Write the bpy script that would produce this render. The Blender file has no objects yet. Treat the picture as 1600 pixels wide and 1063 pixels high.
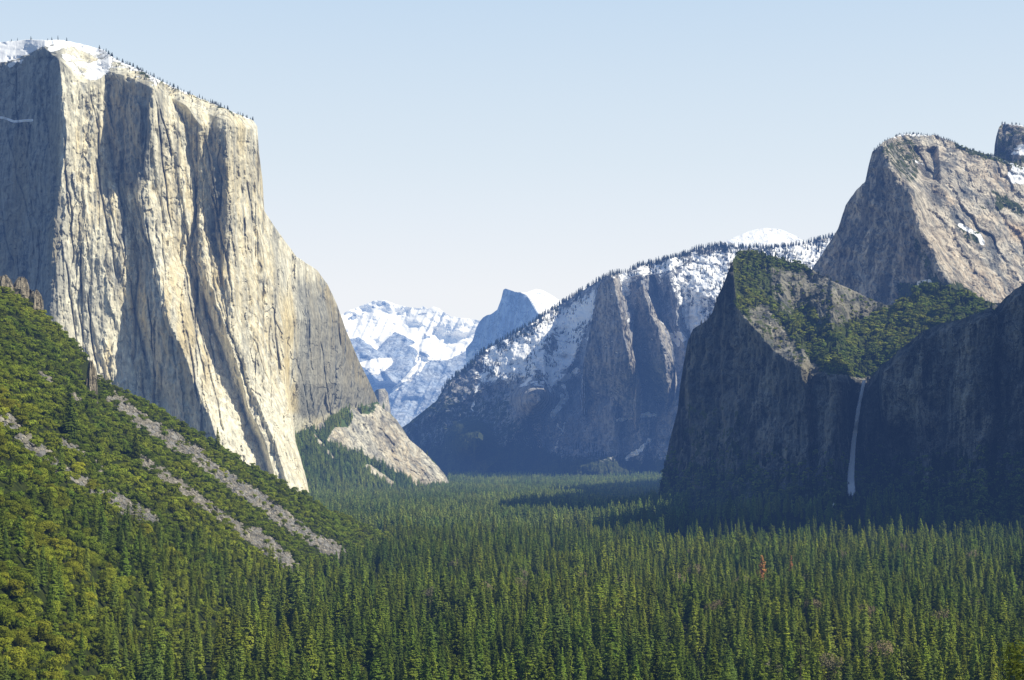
import bpy, math, random
import numpy as np
random.seed(7)
RNG = np.random.default_rng(11)
F, CX, HY = 2477.0, 800.0, 706.0          # focal length, centre column and horizon row of the photograph, in photo pixels
SC = bpy.context.scene
COL = SC.collection
PI = math.pi

# ---------------------------------------------------------------- noise
_T = np.random.default_rng(5).random((512, 512))
def vnoise(x, y, seed=0):
    x = np.asarray(x, float) + seed * 37.7; y = np.asarray(y, float) + seed * 91.3
    xi = np.floor(x).astype(int); yi = np.floor(y).astype(int)
    fx = x - xi; fy = y - yi
    fx = fx * fx * fx * (fx * (fx * 6 - 15) + 10); fy = fy * fy * fy * (fy * (fy * 6 - 15) + 10)
    a = _T[xi & 511, yi & 511]; b = _T[(xi + 1) & 511, yi & 511]
    c = _T[xi & 511, (yi + 1) & 511]; d = _T[(xi + 1) & 511, (yi + 1) & 511]
    return ((a + (b - a) * fx) * (1 - fy) + (c + (d - c) * fx) * fy) * 2 - 1
def fbm(x, y, seed=0, oct=4, gain=.5):
    s = 0; a = 1; t = 0
    x = np.asarray(x, float); y = np.asarray(y, float)
    for o in range(oct):
        k = 2.03 ** o
        s = s + a * vnoise(x * k, y * k, seed + o * 3); t += a; a *= gain
    return s / t
def ridged(x, y, seed=0, oct=4):
    s = 0; a = 1; t = 0
    for o in range(oct):
        k = 2.07 ** o
        s = s + a * (1 - np.abs(vnoise(x * k, y * k, seed + o * 5)) * 2); t += a; a *= .5
    return s / t
def smooth(a, b, x):
    t = np.clip((x - a) / (b - a), 0, 1); return t * t * (3 - 2 * t)
def rnd1(i, seed=0):
    return _T[(np.asarray(i).astype(int) * 7 + seed * 13) & 511, (seed * 31 + 17) & 511]
def curve(x, pts):
    p = np.array(pts, float); return np.interp(x, p[:, 0], p[:, 1])
def saw(u, v, seed):
    """asymmetric pleats: long flank, then a short steep one; each pleat swells and dies along v"""
    c = np.floor(u); f = u - c
    am = np.clip(rnd1(c, seed) * .7 + .5 * vnoise(c * 5.17, v, seed), 0, 1.2)
    am2 = np.clip(rnd1(c + 1, seed) * .7 + .5 * vnoise((c + 1) * 5.17, v, seed), 0, 1.2)
    w = .78
    return np.where(f < w, am * f / w, am * (1 - f) / (1 - w))
def blocks(x, y, seed, w=.8):
    """faceted rock: cells with slanted faces"""
    xi = np.floor(x); yi = np.floor(y + .5 * rnd1(xi, seed))
    r = _T[(xi.astype(int) * 3 + seed) & 511, (yi.astype(int) * 5 + seed) & 511]
    r2 = _T[(xi.astype(int) * 3 + seed + 77) & 511, (yi.astype(int) * 5 + seed) & 511]
    return r + (x - xi) * (r2 - .5)
def seg_dist(px, py, pts):
    d = np.full(np.shape(px), 1e9)
    for (x0, y0), (x1, y1) in zip(pts[:-1], pts[1:]):
        dx, dy = x1 - x0, y1 - y0
        t = np.clip(((px - x0) * dx + (py - y0) * dy) / (dx * dx + dy * dy + 1e-9), 0, 1)
        d = np.minimum(d, np.hypot(px - x0 - t * dx, py - y0 - t * dy))
    return d
def line_mask(px, py, pts, w, soft=.5):
    return smooth(w * (1 + soft), w * (1 - soft), seg_dist(px, py, pts))
def poly_mask(px, py, pts, soft=6):
    """1 inside the polygon, 0 outside, with a soft rim"""
    inside = np.zeros(np.shape(px), bool); n = len(pts)
    for i in range(n):
        (x0, y0), (x1, y1) = pts[i], pts[(i + 1) % n]
        if y0 == y1: continue
        c = ((y0 > py) != (y1 > py)) & (px < (x1 - x0) * (py - y0) / (y1 - y0) + x0)
        inside ^= c
    d = seg_dist(px, py, list(pts) + [pts[0]])
    return smooth(-soft, soft, np.where(inside, d, -d))

# ---------------------------------------------------------------- object helpers
def tag(o, label=None, cat=None, group=None, kind=None):
    if label: o['label'] = label
    if cat: o['category'] = cat
    if group: o['group'] = group
    if kind: o['kind'] = kind
    return o
def link(o, parent=None):
    COL.objects.link(o)
    if parent: o.parent = parent
    return o
def mesh_np(name, V, faces, mats, smooth_sh=False, attrs=None, midx=None):
    """faces: (n,k) int array"""
    V = np.asarray(V, np.float32); faces = np.asarray(faces, np.int32)
    m = bpy.data.meshes.new(name); n, k = faces.shape
    m.vertices.add(len(V)); m.vertices.foreach_set('co', V.ravel())
    m.loops.add(n * k); m.loops.foreach_set('vertex_index', faces.ravel())
    m.polygons.add(n)
    m.polygons.foreach_set('loop_start', np.arange(n, dtype=np.int32) * k)
    m.polygons.foreach_set('loop_total', np.full(n, k, np.int32))
    m.polygons.foreach_set('use_smooth', np.full(n, smooth_sh))
    if midx is not None: m.polygons.foreach_set('material_index', np.asarray(midx, np.int32))
    for a, v in (attrs or {}).items():
        at = m.attributes.new(a, 'FLOAT', 'POINT'); at.data.foreach_set('value', np.asarray(v, np.float32).ravel())
    for mt in (mats if isinstance(mats, (list, tuple)) else [mats]): m.materials.append(mt)
    m.update(calc_edges=True)
    return m
def grid_faces(nr, nc):
    i = np.arange(nr * nc).reshape(nr, nc)
    return np.stack([i[:-1, :-1], i[1:, :-1], i[1:, 1:], i[:-1, 1:]], -1).reshape(-1, 4)

# ---------------------------------------------------------------- material helpers
class NT:
    def __init__(s, name):
        s.m = bpy.data.materials.new(name); s.m.use_nodes = True; s.t = s.m.node_tree; s.t.nodes.clear()
        s.out = s.t.nodes.new('ShaderNodeOutputMaterial')
    def n(s, typ, **kw):
        nd = s.t.nodes.new(typ)
        for k, v in kw.items(): setattr(nd, k, v)
        return nd
    def l(s, a, b): s.t.links.new(a, b)
    def math(s, op, a, b=None, clamp=False):
        nd = s.n('ShaderNodeMath', operation=op); nd.use_clamp = clamp
        for i, v in enumerate((a, b)):
            if v is None: continue
            if isinstance(v, (int, float)): nd.inputs[i].default_value = v
            else: s.l(v, nd.inputs[i])
        return nd.outputs[0]
    def ss(s, x, a, b):
        nd = s.n('ShaderNodeMapRange'); nd.interpolation_type = 'SMOOTHSTEP'
        s.l(x, nd.inputs['Value']); nd.inputs['From Min'].default_value = a; nd.inputs['From Max'].default_value = b
        return nd.outputs['Result']
    def mix(s, f, a, b, blend='MIX'):
        nd = s.n('ShaderNodeMix', data_type='RGBA', blend_type=blend)
        for i, v in ((0, f), (6, a), (7, b)):
            if isinstance(v, (int, float)): nd.inputs[i].default_value = v
            elif isinstance(v, tuple): nd.inputs[i].default_value = (*v, 1) if len(v) == 3 else v
            else: s.l(v, nd.inputs[i])
        return nd.outputs[2]
    def coord(s, scale=(1, 1, 1)):
        tc = s.n('ShaderNodeTexCoord'); mp = s.n('ShaderNodeMapping'); mp.inputs['Scale'].default_value = scale
        s.l(tc.outputs['Object'], mp.inputs['Vector']); return mp.outputs[0]
    def noise(s, vec, scale, detail=4, rough=.55, dist=0):
        nd = s.n('ShaderNodeTexNoise'); nd.inputs['Scale'].default_value = scale; nd.inputs['Detail'].default_value = detail
        nd.inputs['Roughness'].default_value = rough; nd.inputs['Distortion'].default_value = dist
        if vec is not None: s.l(vec, nd.inputs['Vector'])
        return nd.outputs['Fac']
    def attr(s, name):
        nd = s.n('ShaderNodeAttribute', attribute_name=name); return nd.outputs['Fac']

def rock_material(name, light, dark, warm, streak=(.03, .03, .004), veg=(.045, .065, .018), vegb=(.10, .12, .035),
                  bump=6.0, fine=.05, snowc=(.93, .94, .96), cut=(.36, .62), crack=.6, DKM=.45, crz=.8, snz=1.7):
    t = NT(name)
    st = t.noise(t.coord(streak), 1.0, 6, .62)
    st2 = t.noise(t.coord(tuple(v * 3.1 for v in streak)), 1.0, 5, .6)
    iso = t.noise(t.coord((fine,) * 3), 1.0, 6, .65)
    fold = t.noise(t.coord((fine * .5, fine * .5, fine * .5 * crz)), 1.0, 5, .6, .6)
    big = t.noise(t.coord((.004, .004, .0022)), 1.0, 3, .5)
    f1 = t.ss(st, *cut)
    base = t.mix(f1, dark, light)
    base = t.mix(t.math('MULTIPLY', t.ss(st2, .46, .72), .33), base, tuple(v * .55 for v in light))
    st3 = t.noise(t.coord(tuple(v * k for v, k in zip(streak, (9, 9, 5)))), 1.0, 4, .6)
    base = t.mix(1.0, base, t.mix(t.ss(st3, .38, .62), (.85, .85, .86), (1.06, 1.06, 1.06)), 'MULTIPLY')
    wf = t.math('MULTIPLY', t.ss(big, .42, .62), t.ss(st2, .35, .6))
    wf = t.math('MAXIMUM', t.math('MULTIPLY', wf, .55), t.math('MULTIPLY', t.attr('warm'), t.ss(st, .3, .55)))
    base = t.mix(wf, base, warm)
    dk = t.attr('dark')  # rock stains, plus shade painted into the colour of some faces
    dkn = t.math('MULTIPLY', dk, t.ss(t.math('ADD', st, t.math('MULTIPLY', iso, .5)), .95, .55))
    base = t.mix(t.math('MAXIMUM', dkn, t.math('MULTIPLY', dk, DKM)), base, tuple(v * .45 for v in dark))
    # dark joints and mottling
    cr = t.ss(t.math('ABSOLUTE', t.math('SUBTRACT', fold, .5)), .0, .035)
    base = t.mix(t.math('MULTIPLY', t.math('SUBTRACT', 1.0, cr), crack), base, tuple(v * .35 for v in dark))
    base = t.mix(1.0, base, t.mix(t.ss(iso, .3, .7), (.74, .74, .74), (1.15, 1.15, 1.15)), 'MULTIPLY')
    vg = t.attr('veg')
    vn = t.noise(t.coord((.045, .045, .045)), 1.0, 5, .7)
    vf = t.ss(t.math('ADD', vg, t.math('MULTIPLY', t.math('SUBTRACT', vn, .5), 1.6)), .42, .58)
    vcol = t.mix(t.ss(iso, .35, .65), veg, vegb)
    base = t.mix(vf, base, vcol)
    sn = t.attr('snow')
    snn = t.noise(t.coord((.018, .018, .03)), 1.0, 6, .7, .4)
    sf = t.ss(t.math('ADD', sn, t.math('MULTIPLY', t.math('SUBTRACT', snn, .5), snz)), .46, .54)
    base = t.mix(sf, base, snowc)
    b = t.n('ShaderNodeBsdfDiffuse'); b.inputs['Roughness'].default_value = .4
    t.l(base, b.inputs['Color'])
    bp = t.n('ShaderNodeBump'); bp.inputs['Distance'].default_value = bump; bp.inputs['Strength'].default_value = .9
    hh = t.math('ADD', t.math('MULTIPLY', st2, .6), t.math('ADD', iso, t.math('MULTIPLY', cr, .25)))
    hh = t.math('MULTIPLY', hh, t.math('SUBTRACT', 1.0, t.math('MULTIPLY', sf, .8)))
    t.l(hh, bp.inputs['Height']); t.l(bp.outputs[0], b.inputs['Normal'])
    t.l(b.outputs[0], t.out.inputs['Surface'])
    return t.m

def leaf_material(name, a, b, c, trans=.25, hue=.014):
    t = NT(name)
    oi = t.n('ShaderNodeObjectInfo')
    n1 = t.noise(t.coord((.35, .35, .35)), 1.0, 2, .6)
    col = t.mix(t.ss(n1, .3, .7), a, b)
    col = t.mix(t.ss(oi.outputs['Random'], .45, 1.0), col, c)
    gp = t.n('ShaderNodeNewGeometry')
    big = t.n('ShaderNodeTexNoise'); big.inputs['Scale'].default_value = .006; big.inputs['Detail'].default_value = 2
    t.l(gp.outputs['Position'], big.inputs['Vector'])
    col = t.mix(1.0, col, t.mix(t.ss(big.outputs['Fac'], .35, .65), (.72, .78, .8), (1.2, 1.1, .95)), 'MULTIPLY')
    r2 = t.math('FRACT', t.math('MULTIPLY', oi.outputs['Random'], 17.31))
    hs = t.n('ShaderNodeHueSaturation')
    t.l(t.math('ADD', t.math('MULTIPLY', r2, 2 * hue), .5 - hue), hs.inputs['Hue'])
    t.l(t.math('ADD', t.math('MULTIPLY', t.math('FRACT', t.math('MULTIPLY', oi.outputs['Random'], 7.7)), .75), .6), hs.inputs['Value'])
    t.l(col, hs.inputs['Color'])
    d = t.n('ShaderNodeBsdfDiffuse'); t.l(hs.outputs[0], d.inputs['Color'])
    tr = t.n('ShaderNodeBsdfTranslucent'); t.l(hs.outputs[0], tr.inputs['Color'])
    mx = t.n('ShaderNodeMixShader'); mx.inputs[0].default_value = trans
    t.l(d.outputs[0], mx.inputs[1]); t.l(tr.outputs[0], mx.inputs[2])
    t.l(mx.outputs[0], t.out.inputs['Surface'])
    return t.m
def plain_noise_material(name, a, b, scale, bump=0, rough=.9):
    t = NT(name)
    n1 = t.noise(t.coord((scale,) * 3), 1.0, 5, .65)
    col = t.mix(t.ss(n1, .35, .65), a, b)
    d = t.n('ShaderNodeBsdfDiffuse'); t.l(col, d.inputs['Color'])
    if bump:
        bp = t.n('ShaderNodeBump'); bp.inputs['Distance'].default_value = bump
        t.l(n1, bp.inputs['Height']); t.l(bp.outputs[0], d.inputs['Normal'])
    t.l(d.outputs[0], t.out.inputs['Surface'])
    return t.m

M = {}
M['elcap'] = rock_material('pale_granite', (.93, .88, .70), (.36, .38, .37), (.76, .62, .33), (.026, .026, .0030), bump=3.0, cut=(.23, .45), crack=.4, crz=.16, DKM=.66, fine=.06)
M['apron'] = rock_material('pale_slab_granite', (.74, .70, .57), (.34, .34, .31), (.60, .48, .30), (.02, .02, .012), veg=(.07, .11, .03), vegb=(.11, .16, .05), bump=6)
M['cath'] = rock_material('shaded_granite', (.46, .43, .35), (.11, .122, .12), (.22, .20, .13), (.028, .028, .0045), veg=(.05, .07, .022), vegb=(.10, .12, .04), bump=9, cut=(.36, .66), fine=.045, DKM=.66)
M['middle'] = rock_material('warm_grey_granite', (.82, .74, .60), (.19, .20, .20), (.62, .48, .33), (.022, .022, .007), veg=(.045, .06, .022), vegb=(.09, .10, .035), bump=9)
M['ridge'] = rock_material('hazed_ridge_granite', (.50, .50, .50), (.22, .26, .34), (.48, .43, .35), (.018, .018, .004), veg=(.04, .055, .025), vegb=(.07, .08, .03), bump=14, fine=.03, snz=2.3)  # bluish dark tone carries part of the distance haze
M['far'] = rock_material('hazed_alpine_granite', (.50, .57, .70), (.30, .38, .54), (.34, .36, .40), (.010, .010, .003), bump=22, fine=.015, snz=.75)  # blue of the air mixed into the rock colour
M['dome'] = rock_material('hazed_dome_granite', (.74, .83, .96), (.48, .60, .80), (.32, .34, .40), (.012, .012, .002), bump=12, fine=.02)  # pale blue stands in for haze over the dome
M['hill'] = rock_material('brushy_slope', (.34, .33, .31), (.12, .12, .115), (.36, .31, .22), (.06, .06, .06), veg=(.030, .042, .012), vegb=(.055, .066, .018), bump=2.5, fine=.16)
M['needle'] = leaf_material('conifer_needles', (.13, .19, .026), (.30, .36, .048), (.175, .235, .05), .22)
M['needle_far'] = leaf_material('hazed_conifer_needles', (.17, .24, .055), (.31, .39, .085), (.22, .29, .09), .2)  # brighter and bluer than the near needles, haze put into the colour
M['needle_ridge'] = leaf_material('ridge_conifer_needles', (.035, .05, .022), (.07, .09, .035), (.05, .065, .03), .1)
M['oak'] = leaf_material('oak_leaves', (.20, .25, .025), (.42, .45, .05), (.27, .29, .03), .3, .012)
M['shrub'] = leaf_material('shrub_leaves', (.145, .205, .022), (.32, .38, .05), (.20, .25, .03), .25, .010)
M['shrub_dk'] = leaf_material('cliff_shrub_leaves', (.13, .18, .035), (.29, .34, .07), (.19, .23, .045), .15, .02)
M['spring'] = leaf_material('fresh_yellow_leaves', (.17, .21, .03), (.28, .31, .045), (.21, .24, .035), .4, .01)
M['rust'] = leaf_material('dead_orange_needles', (.38, .19, .06), (.50, .28, .11), (.36, .18, .07), .2, .005)
M['pale_needle'] = leaf_material('pale_pine_needles', (.13, .17, .05), (.26, .29, .10), (.2, .22, .08), .25, .01)
M['twig'] = leaf_material('bare_grey_twigs', (.20, .17, .10), (.28, .25, .16), (.24, .2, .13), .0, .005)
M['bark'] = plain_noise_material('bark', (.055, .042, .033), (.12, .095, .075), 1.2)
M['floor'] = plain_noise_material('forest_floor', (.018, .024, .010), (.045, .050, .020), .05)
M['rubble'] = plain_noise_material('talus_rock', (.17, .155, .125), (.44, .40, .32), .12)
M['crag'] = rock_material('hilltop_crag', (.46, .43, .36), (.16, .16, .15), (.55, .44, .28), (.10, .10, .02), bump=1.5, fine=.3)

# ---------------------------------------------------------------- relief sheets
def world(px, py, Y):
    return np.stack([(px - CX) / F * Y, Y, (HY - py) / F * Y], -1)
SH = {}
def sheet(name, px0, px1, top, bot, depth, masks, mat, step=1.0, rstep=1.1, back=(12, 40, .35), jit=1.2, label=None, cat='mountain', kind='structure'):
    nc = int((px1 - px0) / step) + 1
    cx = np.linspace(px0, px1, nc)
    tp = curve(cx, top) + jit * fbm(cx / 7.0, cx * 0 + 3.3, len(name), 4, .6)
    bt = curve(cx, bot); bt = np.maximum(bt, tp + 2)
    nr = int(np.max(bt - tp) / rstep) + 2
    t = np.linspace(0, 1, nr)[:, None]
    PX = np.repeat(cx[None, :], nr, 0); PY = tp[None, :] + (bt - tp)[None, :] * t
    D = depth(PX, PY, np.repeat(tp[None, :], nr, 0))
    V = world(PX, PY, D)
    at = {k: f(PX, PY, tp[None, :] + 0 * PX) for k, f in masks.items()}
    nb, bs, dz = back                         # the far side: rows that run on behind the skyline
    k = np.arange(nb, 0, -1)[:, None]
    back_d = bs * k ** 1.35
    BY = D[0][None, :] + back_d
    top = V[0][None, :, :]
    BX = top[..., 0] + back_d * top[..., 0] / top[..., 1]      # the far side narrows away from the valley, never wider than the brow
    BZ = top[..., 2] + back_d * np.minimum(top[..., 2] / top[..., 1], 0.12) - back_d * dz - 1.5
    VB = np.stack([BX, BY, BZ], -1)
    V = np.concatenate([VB, V], 0)
    at = {a: np.concatenate([np.repeat(v[:1], nb, 0), v], 0) for a, v in at.items()}
    for a in ('snow', 'veg', 'warm', 'dark'): at.setdefault(a, np.zeros(V.shape[:2]))
    me = mesh_np(name, V.reshape(-1, 3), grid_faces(V.shape[0], nc), mat, True, at)
    o = link(bpy.data.objects.new(name, me)); tag(o, label, cat, None, kind)
    SH[name + '|' + (label or '')] = None
    return dict(o=o, PX=PX, PY=PY, V=V[nb:], tp=tp, cx=cx, at={a: v[nb:] for a, v in at.items()})

def pleat(px, py, rows, curves):
    """piecewise-linear depth between breaklines; curves = [(px at rows, depth at rows)]"""
    C = [np.interp(py, rows, c[0]) if np.ndim(c[0]) else np.full(px.shape, float(c[0])) for c in curves]
    Dp = [np.interp(py, rows, c[1]) if np.ndim(c[1]) else np.full(px.shape, float(c[1])) for c in curves]
    D = Dp[0].copy(); S = np.zeros(px.shape)
    for k in range(len(C) - 1):
        w = np.maximum(C[k + 1] - C[k], .5); f = np.clip((px - C[k]) / w, 0, 1)
        on = px >= C[k]
        D = np.where(on, Dp[k] + (Dp[k + 1] - Dp[k]) * f, D)
        S = np.where(on, k + f, S)
    return D, S

# ---------------------------------------------------------------- the great cliff on the left
EC_TOP = [(-320, 150), (-200, 100), (-80, 76), (0, 66), (49, 62), (98, 63), (124, 68), (162, 78), (181, 93), (203, 102), (226, 113), (248, 125),
          (278, 139), (312, 153), (339, 164), (369, 177), (395, 188), (402, 198), (404.5, 236), (410, 281), (413, 330), (433, 360),
          (463, 401), (496, 423), (512, 445), (526, 475), (541, 517), (560, 562), (578, 599), (590, 626), (601, 650), (606, 700)]
EC_RIM = [(-320, 190), (-60, 110), (0, 98), (25, 96), (50, 84), (70, 76), (100, 100), (125, 128), (150, 128), (170, 112), (200, 120), (230, 134), (262, 150), (300, 170), (350, 186), (400, 205), (410, 260)]
EC_ROWS = [60, 130, 200, 300, 400, 500, 600, 690, 770]
EC_CUR = [
    (-320, 3760),
    (-120, 3640),
    (40, 3460),
    ([95, 96, 103, 92, 82, 78, 80, 85, 90], 3330),
    ([150, 166, 168, 186, 214, 212, 240, 268, 290], [3430, 3445, 3450, 3440, 3440, 3460, 3470, 3480, 3490]),
    ([200, 205, 198, 200, 226, 228, 262, 300, 320], [3430, 3400, 3415, 3430, 3428, 3405, 3405, 3410, 3420]),
    ([236, 240, 238, 214, 240, 262, 305, 345, 368], [3410, 3350, 3345, 3405, 3395, 3335, 3325, 3320, 3340]),
    ([252, 258, 290, 304, 298, 327, 361, 402, 424], [3520, 3520, 3512, 3510, 3510, 3500, 3480, 3470, 3470]),
    ([256, 268, 312, 314, 314, 348, 377, 413, 437], [3510, 3490, 3478, 3500, 3482, 3420, 3422, 3425, 3432]),
    ([330, 332, 324, 322, 338, 354, 384, 422, 446], [3590, 3580, 3502, 3510, 3510, 3430, 3440, 3440, 3450]),
    ([345, 350, 354, 354, 360, 362, 391, 429, 453], [3590, 3570, 3464, 3472, 3485, 3425, 3430, 3432, 3440]),
    ([392, 396, 402, 409, 426, 440, 447, 461, 482], [3740, 3740, 3740, 3740, 3720, 3680, 3640, 3580, 3540]),
    ([394, 398, 404, 411, 429, 444, 451, 463, 484], [3780, 3780, 3780, 3780, 3770, 3760, 3880, 4200, 4300]),
    (720, [5600] * 9)]
FLK = np.random.default_rng(77)
FLAKES = [(FLK.uniform(85, 560), FLK.uniform(120, 640), FLK.uniform(7, 24), FLK.uniform(35, 130), FLK.uniform(-.12, .30), FLK.uniform(4, 11), FLK.random() < .6) for _ in range(150)]
FLAKES += [(FLK.uniform(-40, 95), FLK.uniform(120, 420), FLK.uniform(10, 30), FLK.uniform(50, 150), FLK.uniform(-.05, .1), FLK.uniform(4, 9), True) for _ in range(22)]
CRK = [(FLK.uniform(-20, 580), FLK.uniform(90, 560), FLK.uniform(60, 260), FLK.uniform(-.05, .26), FLK.uniform(6, 15), FLK.uniform(.9, 1.7), FLK.uniform(0, 99)) for _ in range(64)]
def cracks(px, py):
    d = np.zeros(px.shape)
    for x0, y0, h_, k_, a_, w_, ph in CRK:
        v = (py - y0) / h_
        dx = px - x0 - k_ * (py - y0) - 7 * fbm(py / 60 + ph, ph, 21, 3)
        d = np.maximum(d, a_ * np.exp(-(dx / w_) ** 2) * smooth(0, .08, v) * smooth(1, .8, v))
    return d
def flakes(px, py):
    d = np.zeros(px.shape)
    for fx, fy, w_, h_, k_, a_, left in FLAKES:
        u = (px - fx - k_ * (py - fy)) / w_; v = (py - fy) / h_
        on = (u > 0) & (u < 1) & (v > (2 * u - 1) ** 2 * .35) & (v < 1)
        d = np.where(on, d - a_ * ((1 - u) if left else (.35 + .65 * u)) * np.clip((1 - v) * 3, 0, 1), d)
    return d
def d_elcap(px, py, tp):
    wx = px + 5 * fbm(px / 34, py / 60, 2) + 4.5 * fbm(px / 13, py / 30, 3, 5, .6)
    wx = np.where(px > 400, px + (wx - px) * .25, wx)
    D, S = pleat(wx, py, EC_ROWS, EC_CUR)
    z = (760 - py)
    D = D + z * .33
    lean = px - (760 - py) * .02
    rim = curve(px, EC_RIM) + 6 * fbm(px / 18, py * 0, 4)
    up = np.maximum(curve(px, EC_RIM) - py, 0)
    fl = smooth(-6, 30, py - rim)
    fl2 = .25 + .75 * smooth(640, 560, py) * smooth(30, 140, py - rim)
    S2 = S * 1.0
    D = D + fl * (17 * saw(S2 * 2.6 + .5 * fbm(px / 60, py / 150, 5), py / 150, 1) * fl2
                  + 9 * saw(px / 17 - py * .012 + .8 * fbm(px / 40, py / 110, 6), py / 90, 2) * (.4 + .6 * fl2)
                  + 3.2 * saw(px / 7.3 + 1.0 * fbm(px / 22, py / 60, 7), py / 45, 3)
                  + 1.0 * saw(px / 3.1 + 1.1 * fbm(px / 11, py / 40, 8), py / 24, 4))
    D = D - fl * (4.5 * ridged(px / 15, py / 80, 17, 4) + 2.5 * ridged(px / 6, py / 22 - px / 30, 18, 3))
    D = D + fl * cracks(px, py) - fl * 2.4 * ridged(px / 5, py / 15, 22, 2) * .5 + fl * 3.5 * saw((px * .9 + py * .6) / 21 + .8 * fbm(px / 30, py / 30, 23), px / 20, 23) * smooth(.0, .3, fbm(px / 50, py / 40, 24))
    D = D + fl * flakes(px + 2.5 * fbm(px / 9, py / 12, 19, 3), py + 5 * fbm(px / 8, py / 14, 20, 3))
    D = D + 6 * fbm(px / 45, py / 90, 10, 5) + 6 * blocks(px / 19 + fbm(px / 20, py / 20, 3), py / 55 + fbm(px / 20, py / 20, 4), 12) * fl
    D = D + 3.2 * fbm(px / 9, py / 16, 13, 3) + (.3 + fl) * 1.3 * fbm(px / 3.2, py / 7, 14, 2)
    # the roof-like overhangs and sloping summit slabs
    D = D + up * 3.6 + up * .5 * fbm(px / 24, py / 12, 15, 3)
    D = D + 16 * smooth(.1, .6, fbm(px / 26, py / 15, 16)) * smooth(-40, 5, rim - py)
    return D
def s_elcap(px, py, tp):
    rim = curve(px, EC_RIM)
    s = smooth(-6, 10, rim - py) * smooth(420, 150, px) * (.95 - .36 * smooth(95, 190, px) - .12 * smooth(200, 330, px))
    s = s - .35 * smooth(.0, .4, fbm(px / 16, py / 5, 194)) * smooth(60, 110, px)
    s = s - .9 * poly_mask(px, py, [(72, 74), (105, 72), (150, 90), (120, 150), (60, 130), (40, 98)], 7) * .75
    s = s + .38 * poly_mask(px, py, [(95, 84), (170, 95), (172, 118), (120, 130), (98, 110)], 8)
    s = s + .9 * line_mask(px, py, [(-40, 180), (5, 184), (22, 190), (50, 188)], 2.0)
    s = s + .6 * line_mask(px, py, [(15, 102), (50, 92), (98, 70)], 4) + .5 * line_mask(px, py, [(76, 124), (105, 132)], 4)
    s = s + .45 * smooth(5, 0, py - tp) * smooth(420, 380, px)
    return np.clip(s, 0, 1.3)
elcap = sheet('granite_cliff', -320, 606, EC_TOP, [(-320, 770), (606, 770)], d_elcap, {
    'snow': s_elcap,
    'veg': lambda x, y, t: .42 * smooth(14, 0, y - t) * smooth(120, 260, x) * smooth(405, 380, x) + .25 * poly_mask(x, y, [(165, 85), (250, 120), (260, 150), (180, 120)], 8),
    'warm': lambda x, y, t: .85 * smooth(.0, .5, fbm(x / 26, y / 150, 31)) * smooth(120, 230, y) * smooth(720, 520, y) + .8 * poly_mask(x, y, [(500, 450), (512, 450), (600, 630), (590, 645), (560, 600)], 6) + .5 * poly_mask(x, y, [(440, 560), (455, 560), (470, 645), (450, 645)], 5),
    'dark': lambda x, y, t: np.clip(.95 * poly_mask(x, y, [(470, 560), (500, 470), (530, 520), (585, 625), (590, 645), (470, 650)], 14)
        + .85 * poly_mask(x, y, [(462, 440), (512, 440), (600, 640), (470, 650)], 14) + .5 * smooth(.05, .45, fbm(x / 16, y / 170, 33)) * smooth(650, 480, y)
        + .9 * poly_mask(x, y, [(168, 112), (238, 136), (238, 270), (205, 300), (172, 280)], 8)  # shadow of the upper dihedral painted into the rock
        + .55 * poly_mask(x, y, [(292, 180), (312, 190), (316, 250), (296, 255)], 6) + .5 * poly_mask(x, y, [(323, 200), (354, 195), (358, 360), (326, 360)], 9) + .35 * poly_mask(x, y, [(225, 430), (262, 470), (340, 690), (255, 640)], 12) - .8 * poly_mask(x, y, [(518, 600), (560, 610), (570, 645), (510, 650)], 5)  # shadow streaks and the lower shadow facet darkened in colour
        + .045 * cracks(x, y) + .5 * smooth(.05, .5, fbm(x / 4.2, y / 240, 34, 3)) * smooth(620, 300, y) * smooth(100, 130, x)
        - .3 * smooth(560, 700, y) * smooth(470, 440, x) + .95 * smooth(104, 84, x), 0, 1)},  # last term paints the far left face dark as its shade
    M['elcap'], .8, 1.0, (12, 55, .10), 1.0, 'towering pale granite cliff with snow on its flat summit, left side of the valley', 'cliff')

# ---------------------------------------------------------------- apron and wooded talus at the great cliff's foot
AP_TOP = [(436, 650), (452, 640), (500, 640), (520, 642), (545, 640), (570, 634), (590, 628), (601, 641), (611, 647), (620, 656), (639, 686), (661, 705), (680, 723), (697, 744), (704, 760), (740, 775)]
AP_ROCK = [(508, 694), (522, 668), (545, 640), (590, 630), (601, 641), (620, 656), (639, 686), (661, 705), (697, 744), (704, 762), (650, 758), (632, 745), (600, 728), (565, 708)]
def d_apron(px, py, tp):
    D = 3990 + (px - 470) * 3.4 + (765 - py) * 2.7
    rock = poly_mask(px, py, AP_ROCK, 8)
    D = D - 14 * rock * smooth(-10, 40, py - tp)
    D = D + 22 * fbm(px / 26, py / 20, 41, 5) + 14 * saw(px / 15 - py / 26 + fbm(px / 20, py / 20, 42), py / 40, 42) * rock + 5 * fbm(px / 5, py / 4, 43, 3) * (.4 + rock)
    D = D + 160 * smooth(690, 730, px)
    return D
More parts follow.
